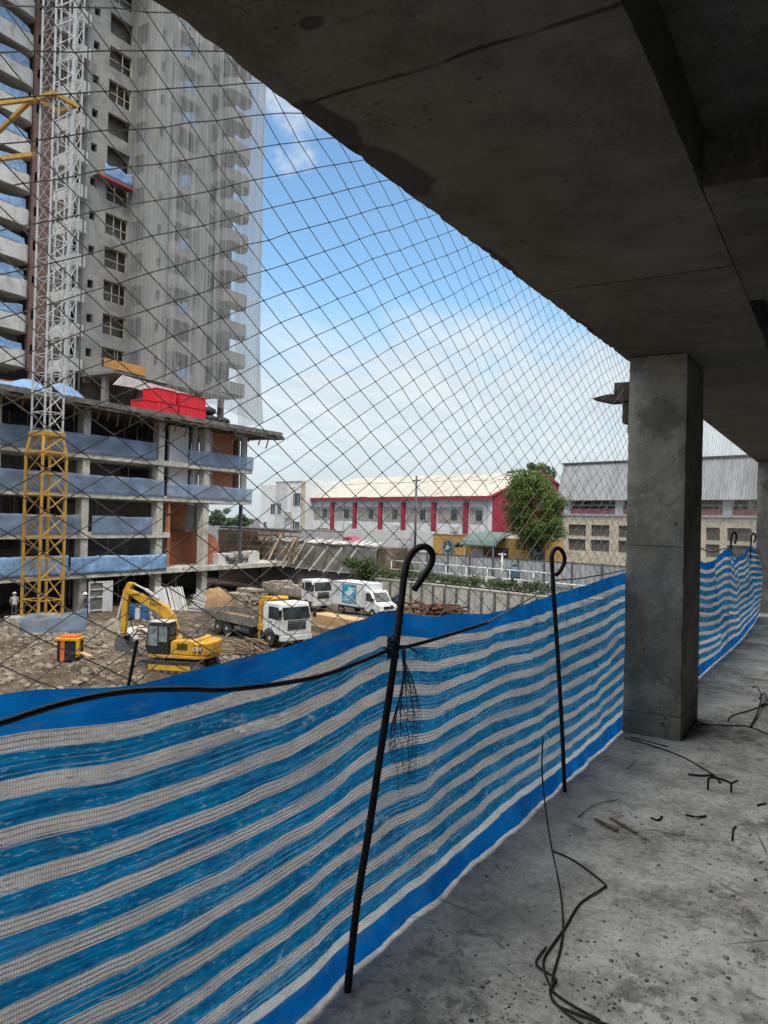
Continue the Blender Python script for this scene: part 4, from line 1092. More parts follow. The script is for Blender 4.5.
# cast roof with ragged formwork edge
mb = MB(); mb.box((-78, Y0, 9.25), (-45.8, 57.4, 9.62)); pb(mb, 'roof', M['conc_dark'])
mb = MB(); rnd = random.Random(4)
y = Y0
while y < 57.3:
    w = rnd.uniform(.5, 1.4); mb.box((-46.9, y, 9.05 - rnd.uniform(0, .12)), (-45.72 + rnd.uniform(-.2, .18), min(57.5, y + w - .03), 9.245)); y += w
x = -60.0
while x < -46.6:
    w = rnd.uniform(.5, 1.2); mb.box((x, 56.4, 9.03), (x + w - .03, 57.6 + rnd.uniform(-.15, .2), 9.245)); x += w
pb(mb, 'formwork_edge', M['soot'])
y = 20
while y < 57:
    mb = MB(); mb.bar((-46.3, y, 9.03), (-46.9, y + .3, 8.2 + rnd.uniform(-.2, .3)), .09); y += rnd.uniform(.7, 1.6); pb(mb, 'bracket', M['old_timber'])
cols = [8.2, 15.3, 22.3, 29.4, 36.3, 43.4, 48.6]
for yy in cols:
    for k in range(5):
        if yy > 44 and k == 2: top, bot = FL[3] - .424, FL[1] + .004
        elif yy > 44 and k == 1: continue
        else: top, bot = FL[k + 1] - (.424 if k < 4 else .21), FL[k] + (.004 if k else -.2)
        mb = MB(); mb.box((PX - .85, yy, bot), (PX - .15, yy + .62, top)); pb(mb, 'column', M['conc'], bevel=.02)
mb = MB(); mb.box((PX - 1.0, 54.0, -2.69), (PX - .75, 54.25, FL[3] - .43)); pb(mb, 'steel_post', M['dark_steel'])
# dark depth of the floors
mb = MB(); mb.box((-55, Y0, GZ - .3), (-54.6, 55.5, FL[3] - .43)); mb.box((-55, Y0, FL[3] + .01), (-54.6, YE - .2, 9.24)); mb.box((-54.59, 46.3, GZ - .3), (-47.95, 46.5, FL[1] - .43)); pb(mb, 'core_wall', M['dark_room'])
rnd = random.Random(14)
for (k, ya, yb, hh) in ((1, 37.4, 42.5, 1.3), (2, 37.4, 42.6, 2.2), (3, 30.6, 35.4, 2.4), (4, 31, 35, 2.0), (3, 37.6, 42.9, 2.35), (1, 30.2, 35.8, 1.6)):
    mb = MB(); mb.box((PX - 4.2, ya, FL[k] + .004), (PX - 4.0, yb, FL[k] + hh)); pb(mb, 'partition', M['dark_room'])
for k in range(5):
    for q in range(18):
        mb = MB(); y = rnd.uniform(29, 47); x = rnd.uniform(-52, -48.6); zt = (FL[k + 1] - .43); mb.tube([(x, y, FL[k] + .0), (x, y + .03, zt)], .04, 5, False); pb(mb, 'shoring_prop', M[rnd.choice(['dark_steel', 'old_timber', 'grey_steel'])])
# infilled end bays: brick, render, dark door openings
def yx(px, X): return gx(px, 500, X).y
XI = PX - 1.15
for k in (3, 4):
    z0, z1 = FL[k] + .005, FL[k + 1] - (.43 if k == 3 else .22)
    mb = MB(); mb.box((XI - .2, yx(168, XI), z0), (XI, yx(187, XI), z1)); mb.box((XI - .2, yx(192, XI), z0), (XI, yx(197.5, XI), z1)); pb(mb, 'rendered_wall', M['white_wall'])
    mb = MB(); mb.box((XI - .2, yx(203, XI), z0), (XI, yx(212, XI), z1)); pb(mb, 'pier', M['conc'])
    mb = MB(); mb.box((XI - .2, yx(212.5, XI), z0), (XI, yx(232, XI), z1)); pb(mb, 'brick_wall', M['brick'])
    mb = MB(); mb.box((XI - .2, yx(241, XI), z0), (XI, yx(246, XI), z1)); mb.box((XI - 5, 54.2, z0), (XI - .25, 54.4, z1)); pb(mb, 'pier', M['conc'])
z0, z1 = FL[1] + .005, FL[3] - .43
mb = MB(); mb.box((PX - .6, yx(171, PX), z0), (PX - .3, yx(173.5, PX), z1)); pb(mb, 'brick_wall', M['brick']); mb = MB(); mb.box((PX - 3.2, yx(170, PX - 3), z0), (PX - 3.0, yx(200, PX - 3), .2)); pb(mb, 'brick_wall', M['brick']); mb = MB(); mb.box((PX - 5.2, yx(172, PX - 5), .3), (PX - 5.0, yx(186, PX - 5), z1)); pb(mb, 'brick_wall', M['brick'])
mb = MB(); mb.prism([(49.3, 0), (51.6, 0), (51.6, 1.6), (51.2, 2.3), (50.5, 2.7), (49.3, 2.75)], (PX - 1.2, 0, z0), (0, 1, 0), (0, 0, 1), (1, 0, 0), .25); pb(mb, 'brick_wall', M['brick'])
mb = MB(); mb.box((PX - 2.6, yx(199, PX - 2), .2), (PX - 2.2, yx(203, PX - 2), z1)); pb(mb, 'pier', M['conc'])
mb = MB(); mb.box((PX - 3.19, yx(171, PX - 3), .21), (PX + -1.2, yx(198, PX - 2.2), .35)); pb(mb, 'half_landing', M['dark_room'])

# blue netting hung along the floor edges: each stretch is a sheet of its own
def netting(z, y0, y1, h, label, x=PX + .06, sag=.10, seed=0, m='blue_net'):
    mb = MB(); n = max(6, int((y1 - y0) / .25)); kk = 6
    for i in range(n + 1):
        y = y0 + (y1 - y0) * i / n
        for j in range(kk + 1):
            t = j / kk
            mb.v.append(V((x + .06 * math.sin(y * 2.3 + seed) * math.sin(3 * t) + .05 * fbm(y * .9, t * 2, seed), y,
                           z - .12 + (h + .12) * t - t * (sag * .45 * abs(math.sin((y - y0) * .45 + seed)) + .05 * fbm(y * 1.3, 0, seed)))))
    for i in range(n):
        for j in range(kk): q = i * (kk + 1) + j; mb.f.append((q, q + kk + 1, q + kk + 2, q + 1))
    o = thing(mb, 'blue_netting', M[m], label, 'safety netting', 'blue safety netting along the podium floors', smooth=True, fixn=False)
    s = o.modifiers.new('thick', 'SOLIDIFY'); s.thickness = .012
netting(FL[4], 20, yx(155, PX), 1.35, 'blue netting along the uppermost podium floor, left and longest stretch', seed=1)
netting(FL[4], yx(187, PX), YE, 1.15, 'blue netting along the uppermost podium floor in front of the orange brick', seed=2)
netting(FL[3], 20, yx(164, PX), 1.3, 'blue netting on the second podium floor from the top, left stretch', seed=3)
netting(FL[3], yx(166.5, PX), YE, 1.15, 'blue netting on the second podium floor from the top, short right stretch', seed=4, sag=.25)
netting(FL[2], 20, yx(80, PX) , 1.3, 'blue netting on the middle podium floor behind the yellow mast', seed=5)
netting(FL[2], yx(92, PX), yx(153, PX), 1.25, 'blue netting on the middle podium floor between two concrete columns', seed=6)
netting(FL[1], 20, yx(70, PX + .3), 1.3, 'blue netting on the lowest podium floor behind the yellow mast', x=PX + .32, seed=7, m='blue_tarp')
netting(FL[1], yx(72, PX + .3), yx(168, PX + .3), 1.2, 'bright blue sheeting on the lowest podium floor, right of the yellow mast', x=PX + .32, seed=8, m='blue_tarp', sag=.2)

# ================================================================== apartment tower
TB0 = 9.64; TZ, NF = 10.65, 14
root = empty('apartment_tower', (-60, 46, 9.62), 'tall unfinished grey apartment tower with stacked curved balconies', 'building')
XA, XB, XC = -58.0, -55.0, -52.4
TB = 13.3
def tb(mb, name, m, **k): return mb.build(name, m, root, world=True, **k)
TOP = TZ + NF * ST
def facade(mb, along, fixed, t, a0, a1, ops):
    """wall in the plane <fixed>, thickness t inwards, running a0..a1, with the same openings on every floor"""
    def bx(p, q, z0, z1):
        if q - p < 1e-3 or z1 - z0 < 1e-3: return
        if along == 'y': mb.box((fixed - t, p, z0), (fixed, q, z1))
        else: mb.box((p, fixed, z0), (q, fixed + t, z1))
    ops = sorted(ops); cur = a0
    for (p, q, zs, zh) in ops:
        bx(cur, p, TB, TOP); cur = q
        lo = TB
        for k in range(NF): bx(p, q, lo, TZ + k * ST + zs); lo = TZ + k * ST + zh
        bx(p, q, lo, TOP)
    bx(cur, a1, TB, TOP)
mb = MB()
facade(mb, 'y', XB, .3, 41.85, 46.45, [(42.3, 42.9, 1.25, 1.95), (43.95, 46.38, .6, 2.4)])
facade(mb, 'x', 41.85, .3, -58.5, XB - .303, [(-57.6, -55.8, .1, 2.3)])
facade(mb, 'x', 46.45, .3, XB, XC - .303, [(-54.5, -53.1, .6, 2.3)])
facade(mb, 'y', XC, .3, 46.45, 48.7, [(47.4, 47.9, 1.2, 2.1)])
facade(mb, 'y', XC - .4, .3, 48.7, 51.7, [(48.95, 50.3, .1, 2.35), (50.6, 51.6, .1, 2.35)])
facade(mb, 'y', XC + .35, .6, 51.7, 53.4, [])
facade(mb, 'y', XC, .3, 53.4, 57.0, [(53.7, 54.9, .6, 2.35), (55.1, 56.7, .1, 2.35)])
facade(mb, 'x', 56.7, .3, -70, XC - .303, [])
tb(mb, 'wall', M['tower'])
mb = MB(); facade(mb, 'y', XA - 1.9, .3, 24.0, 39.3, [(26, 29.5, .1, 2.4), (31, 34.0, .1, 2.4), (35.0, 38.6, .1, 2.4)]); tb(mb, 'wall', M['tower'])
mb = MB(); facade(mb, 'y', XA - .6, .3, 39.3, 41.3, [(39.6, 40.2, 1.2, 2.0)]); tb(mb, 'brick_pier', M['brick_pier'])
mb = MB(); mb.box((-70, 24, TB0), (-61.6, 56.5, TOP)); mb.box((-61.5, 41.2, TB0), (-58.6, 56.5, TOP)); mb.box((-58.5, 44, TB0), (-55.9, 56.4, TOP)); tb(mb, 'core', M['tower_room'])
for k in range(NF + 1):
    z = TZ + k * ST
    if z < 13: continue
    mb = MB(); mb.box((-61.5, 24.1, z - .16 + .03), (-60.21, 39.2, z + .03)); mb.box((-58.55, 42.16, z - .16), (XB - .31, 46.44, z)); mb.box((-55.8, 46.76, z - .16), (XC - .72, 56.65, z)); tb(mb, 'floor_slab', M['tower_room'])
rnd = random.Random(6)
for k in range(NF):
    z = TZ + k * ST
    # left balconies: rounded concrete front with blue sheeting above
    if k:
        mb = MB(); poly = [(XA - 1.9, 24.1), (XA - .15, 24.1), (XA - .155, 38.1), (XA - .225, 38.55), (XA - .405, 38.85), (XA - .665, 39.04), (XA - 1.9, 39.04)]
        mb.prism(poly, (0, 0, z + .0), (1, 0, 0), (0, 1, 0), (0, 0, 1), .26)
        front = [(XA, 24), (XA, 38.2), (XA - .08, 38.7), (XA - .3, 39.0), (XA - .6, 39.2), (XA - 1.9, 39.2)]
        inner = [(XA - .15, 24), (XA - .15, 38.1), (XA - .22, 38.55), (XA - .4, 38.85), (XA - .66, 39.05), (XA - 1.9, 39.05)]
        mb.prism(front + inner[::-1], (0, 0, z + .58), (1, 0, 0), (0, 1, 0), (0, 0, 1), 1.4)
        b = tb(mb, 'balcony', M['tower_white'])
        if k < 14:
            mb = MB(); n = 30; hh = rnd.uniform(.85, 1.1)
            for i in range(n + 1):
                t = i / n
                y = 24.2 + 14.4 * t; x = XA + .03 - (max(0, (y - 38.0)) ** 2) * .5
                for j in range(5):
                    mb.v.append(V((x - .10 * j / 4 + .05 * fbm(y * .8, j * .4, k), y, z + 1.22 + hh * j / 4 * (.8 + .25 * math.sin(y * .9 + k * 2)))))
            for i in range(n):
                for j in range(4): q = i * 5 + j; mb.f.append((q, q + 5, q + 6, q + 1))
            mb.build('blue_sheet', M['blue_tarp'], b, world=False, smooth=True, fixn=False).matrix_parent_inverse = Matrix.Translation(-root.location)
    # hoist landings on the shaded side
    mb = MB(); mb.box((-57.9, 40.9, z - .2), (-54.75, 41.84, z + .0)); mb.box((-57.9, 40.9, z + .004), (-54.75, 41.0, z + .8)); mb.box((-54.87, 41.01, z + .004), (-54.75, 41.84, z + .8)); tb(mb, 'landing', M['tower_white'])
    # windows
    if k and k not in (7, 8, 11):
        fr = MB(); zb, zh = z + .6, z + 2.4
        X = XB - .2
        for (p, q, a, b_) in ((43.95, 44.02, zb, zh), (46.31, 46.38, zb, zh), (44.9 + .5 * (k % 3 == 1), 44.95 + .5 * (k % 3 == 1), zb, zh), (44.03, 46.30, zb, zb + .06), (44.03, 46.30, zh - .06, zh), (44.03, 46.30, zb + .75, zb + .80)) + (((45.7, 45.75, zb, zh),) if k % 2 else ()): fr.box((X, p, a), (X + .07, q, b_))
        w = tb(fr, 'window_frame', M['beige_wall'])
    if not k: continue
    mb = MB(); mb.box((-54.5, 46.57, z + .6), (-53.84, 46.63, z + 2.3)); mb.box((-53.78, 46.57, z + .6), (-53.1, 46.63, z + 2.3)); tb(mb, 'window_frame', M['dark_steel'])
    # middle balconies
    if k:
        mb = MB(); mb.box((XC - .38, 48.75, z - .2), (XC + .65, 51.69, z)); mb.box((XC + .52, 48.75, z + .004), (XC + .65, 51.69, z + .95)); mb.box((XC - .1, 48.75, z + .004), (XC + .51, 48.88, z + .95)); b = tb(mb, 'balcony', M['tower'])
        if k % 2 or k > 8:
            mb = MB(); y0 = rnd.uniform(48.9, 49.6); y1 = y0 + rnd.uniform(.9, 1.8)
            for i in range(9):
                for j in range(4): mb.v.append(V((XC + .70 + .05 * fbm(i * .4, j, k), y0 + (y1 - y0) * i / 8, z + .5 + .32 * j - .15 * math.sin(i * .8))))
            for i in range(8):
                for j in range(3): q = i * 4 + j; mb.f.append((q, q + 4, q + 5, q + 1))
            mb.build('blue_sheet', M['blue_tarp'], b, smooth=True, fixn=False).matrix_parent_inverse = Matrix.Translation(-root.location)
        # right corner balconies
        poly = [(XC + .003, 54.3), (XC + 1.4, 54.3), (XC + 1.9, 54.8), (XC + 1.9, 57.2), (XC + .9, 58.2), (XC + .003, 58.2)]
        mb = MB(); mb.prism(poly, (0, 0, z - .05), (1, 0, 0), (0, 1, 0), (0, 0, 1), .3)
        o_ = [(XC + 1.4, 54.3), (XC + 1.9, 54.8), (XC + 1.9, 57.2), (XC + .9, 58.2), (XC + .003, 58.2)]
        i_ = [(XC + 1.34, 54.44), (XC + 1.76, 54.86), (XC + 1.76, 57.15), (XC + .84, 58.06), (XC + .003, 58.06)]
        mb.prism(o_ + i_[::-1], (0, 0, z + .52), (1, 0, 0), (0, 1, 0), (0, 0, 1), .83)
        mb.box((XC + .003, 54.3, z + .104), (XC + 1.33, 54.44, z + .93)); tb(mb, 'balcony', M['tower'])
mb = MB(); mb.box((-70, 24, TOP), (XC, 56.9, TOP + .3)); tb(mb, 'roof', M['tower'])
# orange ply and pale panel on the lowest tower level
mb = MB(); mb.box((-50.7, yx(100, -50.7), 13.22), (-50.6, yx(141, -50.7), 13.95)); tb(mb, 'plywood_panel', M['ply'])
mb = MB(); mb.box((XB - .3, 41.9, 12.98), (-50.72, 46.4, 13.2)); mb.box((XC - .3, 46.41, 12.98), (-50.72, 56.5, 13.2)); tb(mb, 'deck', M['tower'])
for yy in (42.3, 46.0, 49.8, 53.5, 56.0): mb = MB(); mb.box((-52.9, yy, 9.63), (-52.4, yy + .4, 12.97)); tb(mb, 'column', M['tower'])
mb = MB(); mb.box((-58.2, 24, TZ + .5), (-58.05, 38.6, TZ + 1.5)); tb(mb, 'brick_band', M['brick'])

# dust net over the right wing
mb = MB()
plan = [V((-54.7, 46.15, 0)), V((-53.2, 46.0, 0)), V((-51.5, 46.0, 0)), V((-50.8, 47.3, 0)), V((-50.2, 50, 0)), V((-50.0, 53.5, 0)), V((-49.8, 56.2, 0)), V((-49.8, 58.3, 0)), V((-51.2, 59.0, 0)), V((-54, 59.1, 0))]
path = []
for p, q in zip(plan, plan[1:]):
    n = max(2, int((q - p).length / .14)); path += [p.lerp(q, i / n) for i in range(n)]
path.append(plan[-1]); nz = 40
for i, p in enumerate(path):
    for j in range(nz + 1):
        t = j / nz; z = 10.9 + (TOP + .4 - 10.9) * t + (2.2 * max(0, (56.5 - p.y) / 11) if j == 0 else 0)
        fold = .10 * math.sin(i * .9 + 1.2 * math.sin(t * 5)) + .22 * fbm(i * .09, t * 3, 3)
        flare = 1.0 + .9 * (1 - t) ** 5 * (p.y > 52)
        mb.v.append(V((p.x + fold * .8, p.y + fold * .5 + (flare - 1) * 1.2, z)))
for i in range(len(path) - 1):
    for j in range(nz): q = i * (nz + 1) + j; mb.f.append((q, q + nz + 1, q + nz + 2, q + 1))
for (sx, sy, ex, ey) in ((-54.75, 46.1, -54.5, 45.95), (-50.75, 47.2, -50.6, 47.7), (-50.05, 52.0, -49.95, 52.5), (-49.75, 57.9, -49.8, 58.4), (-50.3, 49.2, -50.2, 49.5)):
    b0 = len(mb.v)      # overlapping joints between net widths hang double
    for j in range(nz + 1):
        t = j / nz
        for i in range(3): q = i / 2; mb.v.append(V((sx + (ex - sx) * q + .12 + .05 * math.sin(j * .7 + i), sy + (ey - sy) * q, 13.3 + (TOP + .3 - 13.3) * t)))
    for j in range(nz):
        for i in range(2): q = b0 + j * 3 + i; mb.f.append((q, q + 1, q + 4, q + 3))
thing(mb, 'dust_net', M['debris_net'], 'pale see-through dust net draped over the right wing of the tower', 'dust net', smooth=True, fixn=False)

mb = MB()
for i in range(17):
    for j in range(5): mb.v.append(V((XB + .75 + .08 * fbm(i * .3, j * .6, 3), 43.2 + 3.0 * i / 16, 30.3 + .26 * j - .12 * math.sin(i * .7) * (j > 2))))
for i in range(16):
    for j in range(4): q = i * 5 + j; mb.f.append((q, q + 5, q + 6, q + 1))
o = thing(mb, 'tarpaulin', M['blue_tarp'], 'blue tarpaulin hung on the red edged platform high on the bare tower wall', 'tarpaulin', smooth=True, fixn=False); o.modifiers.new('thick', 'SOLIDIFY').thickness = .02
o = empty('work_platform', (XB, 44.6, 30.1), 'narrow work platform with a red edge fixed high on the bare tower wall', 'platform')
mb = MB(); mb.box((.01, -2.1, 0), (.72, 2.1, .08)); mb.build('deck', M['old_timber'], o)
mb = MB(); mb.box((.723, -2.15, -.02), (.76, 2.15, .10)); mb.build('edge_board', M['red_box'], o)
for yy in (-1.8, 0, 1.8): mb = MB(); mb.bar((.01, yy, -.9), (.7, yy, -.003), .06); mb.build('bracket', M['dark_steel'], o)
# things on the podium roof
RTZ = 9.63
def roof_tarp(y0, y1, x, h, label, m='blue_tarp', seed=0):
    mb = MB(); n, kk = 24, 6
    for i in range(n + 1):
        for j in range(kk + 1):
            t = j / kk; y = y0 + (y1 - y0) * i / n
            mb.v.append(V((x - 1.3 * t + .12 * fbm(y * .8, t * 2, seed), y, RTZ + h * t * (.8 + .2 * math.sin(y * 1.7 + seed)) + .02)))
    for i in range(n):
        for j in range(kk): q = i * (kk + 1) + j; mb.f.append((q, q + kk + 1, q + kk + 2, q + 1))
    o = thing(mb, 'tarpaulin', M[m], label, 'tarpaulin', smooth=True, fixn=False); s = o.modifiers.new('thick', 'SOLIDIFY'); s.thickness = .03
roof_tarp(24, 34.2, -47.5, 1.15, 'blue tarpaulin draped on the podium roof edge left of the mast', seed=2)
roof_tarp(34.6, 36.8, -47.3, 1.25, 'crumpled bright blue tarpaulin on the podium roof right of the mast', seed=4)
# red crates
def crate(y0, y1, x0, z0, h, label):
    c = V(((x0 + x0 - 1.6) / 2, (y0 + y1) / 2, z0)); q = empty('red_crate', c, label, 'crate', 'red crates stacked on the podium roof')
    w, d = (y1 - y0) / 2, .8
    mb = MB(); mb.box((-d, -w, 0), (d, w, h - .08)); mb.build('box', M['red_box'], q, bevel=.04)
    mb = MB(); mb.box((-d - .04, -w - .04, h - .077), (d + .04, w + .04, h)); mb.build('lid', M['red_box'], q, bevel=.02)
    for yy in (-w * .5, w * .5): mb = MB(); mb.box((d + .003, yy - .04, .1), (d + .03, yy + .04, h - .15)); mb.build('rib', M['red_box'], q)
XR = -46.9
ya, yb, yc, yd_ = yx(142, XR), yx(154, XR), yx(177.5, XR), yx(204, XR)
crate(ya, yb - .05, XR, RTZ, .95, 'lone low red crate at the left end of the red stack')
crate(yb, yc - .22, XR, RTZ, 1.02, 'lower red crate of the taller middle pair on the podium roof')
crate(yb + .08, yc - .3, XR - .12, RTZ + 1.025, 1.02, 'upper red crate of the taller middle pair on the podium roof')
crate(yc, yd_, XR, RTZ, 1.0, 'lower red crate of the right hand pair on the podium roof')
crate(yc + .03, yd_ - .03, XR - .04, RTZ + 1.005, 1.0, 'upper red crate of the right hand pair on the podium roof')
def sack(y0, y1, x, z, label):
    mb = MB(); n, k = 14, 10
    for i in range(n + 1):
        t = i / n; y = y0 + (y1 - y0) * t; r = .42 * (math.sin(math.pi * min(1, max(0, t * .96 + .02))) ** .3)
        for j in range(k):
            a = 2 * math.pi * j / k; mb.v.append(V((x + r * 1.3 * math.cos(a) * (1 + .15 * fbm(i * .4, j * .6, z)), y, z + .36 + .86 * r * math.sin(a) * (1 + .15 * fbm(i * .4, j * .9, 3)))))
    for i in range(n):
        for j in range(k): mb.f.append((i * k + j, i * k + (j + 1) % k, (i + 1) * k + (j + 1) % k, (i + 1) * k + j))
    mb.f.append(tuple(range(k))); mb.f.append(tuple(n * k + j for j in range(k)))
    thing(mb, 'wrapped_bundle', M['black_tarp'], label, 'bundle', 'black bundles on the podium roof', smooth=True)
sack(yx(206, XR), yx(217, XR), XR - .4, RTZ, 'black wrapped bundle touching the right end of the red crates, lower one')
sack(yx(206, XR), yx(216, XR), XR - .5, RTZ + .68, 'black wrapped bundle lying on top of another beside the red crates')
sack(yx(218, XR), yx(229, XR), XR - .4, RTZ, 'last black wrapped bundle, nearest the right corner of the podium roof')
# pale awning below the tower
LA = yx(197, -49.4) - yx(110, -49.4)
mb = MB(); mb.prism([(0, -.35), (.9, .55), (LA, .05), (LA, -.75), (1.9, -.28)], (-49.4, yx(110, -49.4), 12.05), (0, 1, 0), (0, 0, 1), (1, 0, 0), .12)
thing(mb, 'awning_sheet', M['pale_tarp'], 'pale slanting sheet fixed under the tower above the red crates', 'sheet')

# ================================================================== masts
def lattice(root, name, m, w, z0, z1, panel, r, rz=.7, diag='x', w1=None):
    w1 = w1 or w; C4 = ((-1, -1), (1, -1), (1, 1), (-1, 1)); mb = MB()
    def P(i, z): k = (z - z0) / (z1 - z0); ww = (w + (w1 - w) * k) / 2; return V((C4[i][0] * ww, C4[i][1] * ww, z))
    for i in range(4): mb.bar(P(i, z0), P(i, z1), r * 2.3)
    n = max(1, round((z1 - z0) / panel)); h = (z1 - z0) / n
    for k in range(n + 1):
        z = z0 + k * h
        for i in range(4):
            j = (i + 1) % 4; mb.tube([P(i, z), P(j, z)], r * .75, 5, False)
            if k < n:
                if (k + i) % 2 or diag == 'one': mb.tube([P(i, z), P(j, z + h)], r * .75, 5, False)
                else: mb.tube([P(j, z), P(i, z + h)], r * .75, 5, False)
                if diag == 'x': mb.tube([P(j, z), P(i, z + h)] if (k + i) % 2 else [P(i, z), P(j, z + h)], r * .5, 5, False)
    return mb.build(name, m, root, fixn=False)
mp = V((-44.9, 31.75, GZ))
root = empty('crane_mast', mp, 'tall lattice crane mast, yellow at its base and grey above, beside the podium', 'crane mast')
lattice(root, 'base_section', M['yellow_steel'], 1.75, 0.0, 10.9, 1.36, .06, diag='one')
lattice(root, 'transition_frame', M['yellow_steel'], 1.75, 10.95, 12.0, 1.1, .07, diag='one', w1=1.4)
mb = MB()
for s_ in (-1, 1): mb.box((-.85, s_ * .7 - .08, 12.01), (.85, s_ * .7 + .08, 12.3)); mb.box((s_ * .7 - .08, -.61, 12.02), (s_ * .7 + .08, .61, 12.29))
mb.build('collar', M['yellow_steel'], root)
lattice(root, 'upper_section', M['grey_steel'], 1.35, 12.32, 56.0, 1.25, .042, diag='one')
mb = MB(); mb.box((-1.6, -1.6, -.2), (1.6, 1.6, .28)); mb.build('footing', M['conc'], root, bevel=.05)
zt = gx(50, 99, -44.9).z - GZ
mb = MB()
for s_ in (-1, 1): mb.box((-.95, s_ * .85 - .1, zt - .13), (.95, s_ * .85 + .1, zt + .13)); mb.box((s_ * .85 - .1, -.74, zt - .13), (s_ * .85 + .1, .74, zt + .13))
mb.build('tie_collar', M['yellow_steel'], root)
for (a, b) in (((-.9, -1.0, zt), (-13.1, -4.6, zt)), ((-.9, -1.0, zt + .1), (-13.1, 2.0, zt)), ((-1.0, -.9, zt - 3.6), (-13.1, -3.0, zt - 3.0))):
    mb = MB(); mb.bar(a, b, .24, .28); mb.build('tie_arm', M['yellow_steel'], root)
hp = V((-53.4, 39.4, RTZ))
root = empty('hoist_mast', hp, 'slim grey hoist mast standing on the podium roof against the tower landings', 'hoist mast')
lattice(root, 'lattice', M['grey_steel'], .75, .1, 44.0, 1.45, .045, diag='one')
mb = MB(); mb.tube([(.55, .7, .1), (.55, .7, 44)], .06, 6); mb.tube([(-.4, 1.0, .1), (-.4, 1.0, 44)], .05, 6); mb.build('guide_pipe', M['dark_steel'], root)
mb = MB(); mb.box((-.7, -.7, 0), (.7, .7, .1)); mb.build('base_plate', M['dark_steel'], root)

# ================================================================== things on the lowest slab and the site
def blockbox(px0, px1, X, z0, h, d, m, label, name='concrete_block'):
    y0, y1 = yx(px0, X), yx(px1, X); mb = MB(); mb.box((X - d, y0, z0), (X, y1, z0 + h)); thing(mb, name, m, label, 'concrete block', 'pale blocks on the lowest slab', bevel=.03)
blockbox(220, 235.5, PX - .4, FL[1] + .004, .95, 1.0, M['grey_wall'], 'pale cube shaped block on the lowest slab, next to the curved orange brick wall')
blockbox(238, 249, PX - .9, FL[1] + .004, 1.0, 1.0, M['conc'], 'darker concrete block between two pale blocks on the lowest slab')
blockbox(250, 261, PX - .9, FL[1] + .004, 1.05, 1.0, M['grey_wall'], 'pale upright block at the right of the darker concrete block')
# dark heap of scrap steel at the slab edge
mb = MB(); rnd = random.Random(21); c = gx(238, 562, PX - .2)
for k in range(26):
    p = V((PX - .3 + rnd.uniform(-.3, .3), c.y + rnd.uniform(-1.2, 1.2), FL[1] + rnd.uniform(.05, .5))); d = V((rnd.uniform(-.3, .3), rnd.uniform(-.7, .7), rnd.uniform(-.2, .3)))
    mb.tube([p - d, p, p + d + V((0, 0, .1))], .06, 6)
thing(mb, 'scrap_heap', M['dark_steel'], 'small tangled dark heap of scrap at the slab edge in front of the blocks', 'scrap heap')
# timber shoring right of the podium, above the lowest slab
rnd = random.Random(31); mb = MB(); mb2 = MB()
for k in range(26):
    a = aD(228 + 70 * k / 25, 42.6); D = 42.6 + rnd.uniform(-.7, .9)
    b = sf(a, D, FL[1] + .0); t = sf(a + rnd.uniform(-.2, 1.2), D + .6, FL[1] + rnd.uniform(1.3, 2.5))
    (mb if k % 2 else mb2).bar(b, t, .12, .12)
for z in (.6, 1.2, 1.8, 2.4):
    mb.bar(sf(aD(224, 43.2), 43.2, FL[1] + z), sf(aD(298, 43.2), 43.2, FL[1] + z + .1), .14, .14)
o = thing(mb, 'timber_shoring', M['old_timber'], 'brown timber shoring frame between the podium end and the grey bank sheeting', 'shoring')
for k in range(8):
    a = aD(262 + 5.0 * k, 41.6); mb = MB(); h = 2.6 + .3 * math.sin(k * 3)
    mb.bar(sf(a, 41.8, FL[1] + .003), sf(a + 1.0, 42.6, FL[1] + h), .13, .13)
    if k in (1, 4, 6): thing(mb, 'raking_prop', M['beige_wall'], ['', 'pale raking timber prop leaning on the shoring, leftmost of three', '', '', 'middle one of three pale raking props on the timber shoring', '', 'rightmost pale raking prop, next to the concrete utility pole'][k], 'prop', 'pale raking props on the shoring')
mb = MB(); mb.add([sf(aD(222, 44.5), 44.3, GZ), sf(aD(262, 44.5), 44.3, GZ), sf(aD(262, 46), 45.5, .1), sf(aD(222, 46), 45.5, .1), sf(aD(222, 46), 49, .1), sf(aD(262, 46), 49, .1), sf(aD(262, 46), 49, GZ), sf(aD(222, 46), 49, GZ)], [(0, 1, 2, 3), (3, 2, 5, 4), (4, 5, 6, 7), (0, 3, 4, 7), (1, 6, 5, 2)])
struct(mb, 'bank', mat('brown_earth', (.16, .11, .08), .95, .35, 1.2, .6, 5, bdist=.08))
mb = MB(); mb.bar(sf(aD(222, 44.8), 44.8, .35), sf(aD(300, 44.8), 44.8, .2), .5, .22); thing(mb, 'edge_beam', M['dark_steel'], 'long dark steel beam lying on the earth bank beyond the podium', 'steel beam')
# ================================================================== vehicles
def wheel(root, x, y, r, w, name='wheel', hub=True):
    s_ = 1 if y > 0 else -1
    mb = MB(); mb.lathe([(r * .55, -w / 2), (r * .93, -w / 2), (r, -w * .36), (r, w * .36), (r * .93, w / 2), (r * .55, w / 2)], (x, y, r), (0, 1, 0), 24)
    o = mb.build(name, M['rubber'], root, smooth=False, bevel=.01)
    mb = MB(); mb.lathe([(r * .58, 0), (r * .56, .02), (r * .34, -.03), (r * .22, .05), (r * .1, .07)], (x, y + s_ * w * .42, r), (0, s_, 0), 20); mb.build('rim', M['rim'], o)
    return o
def side(mb, poly, y, t): return mb.prism(poly, (0, y, 0), (1, 0, 0), (0, 0, 1), (0, 1, 0), t)

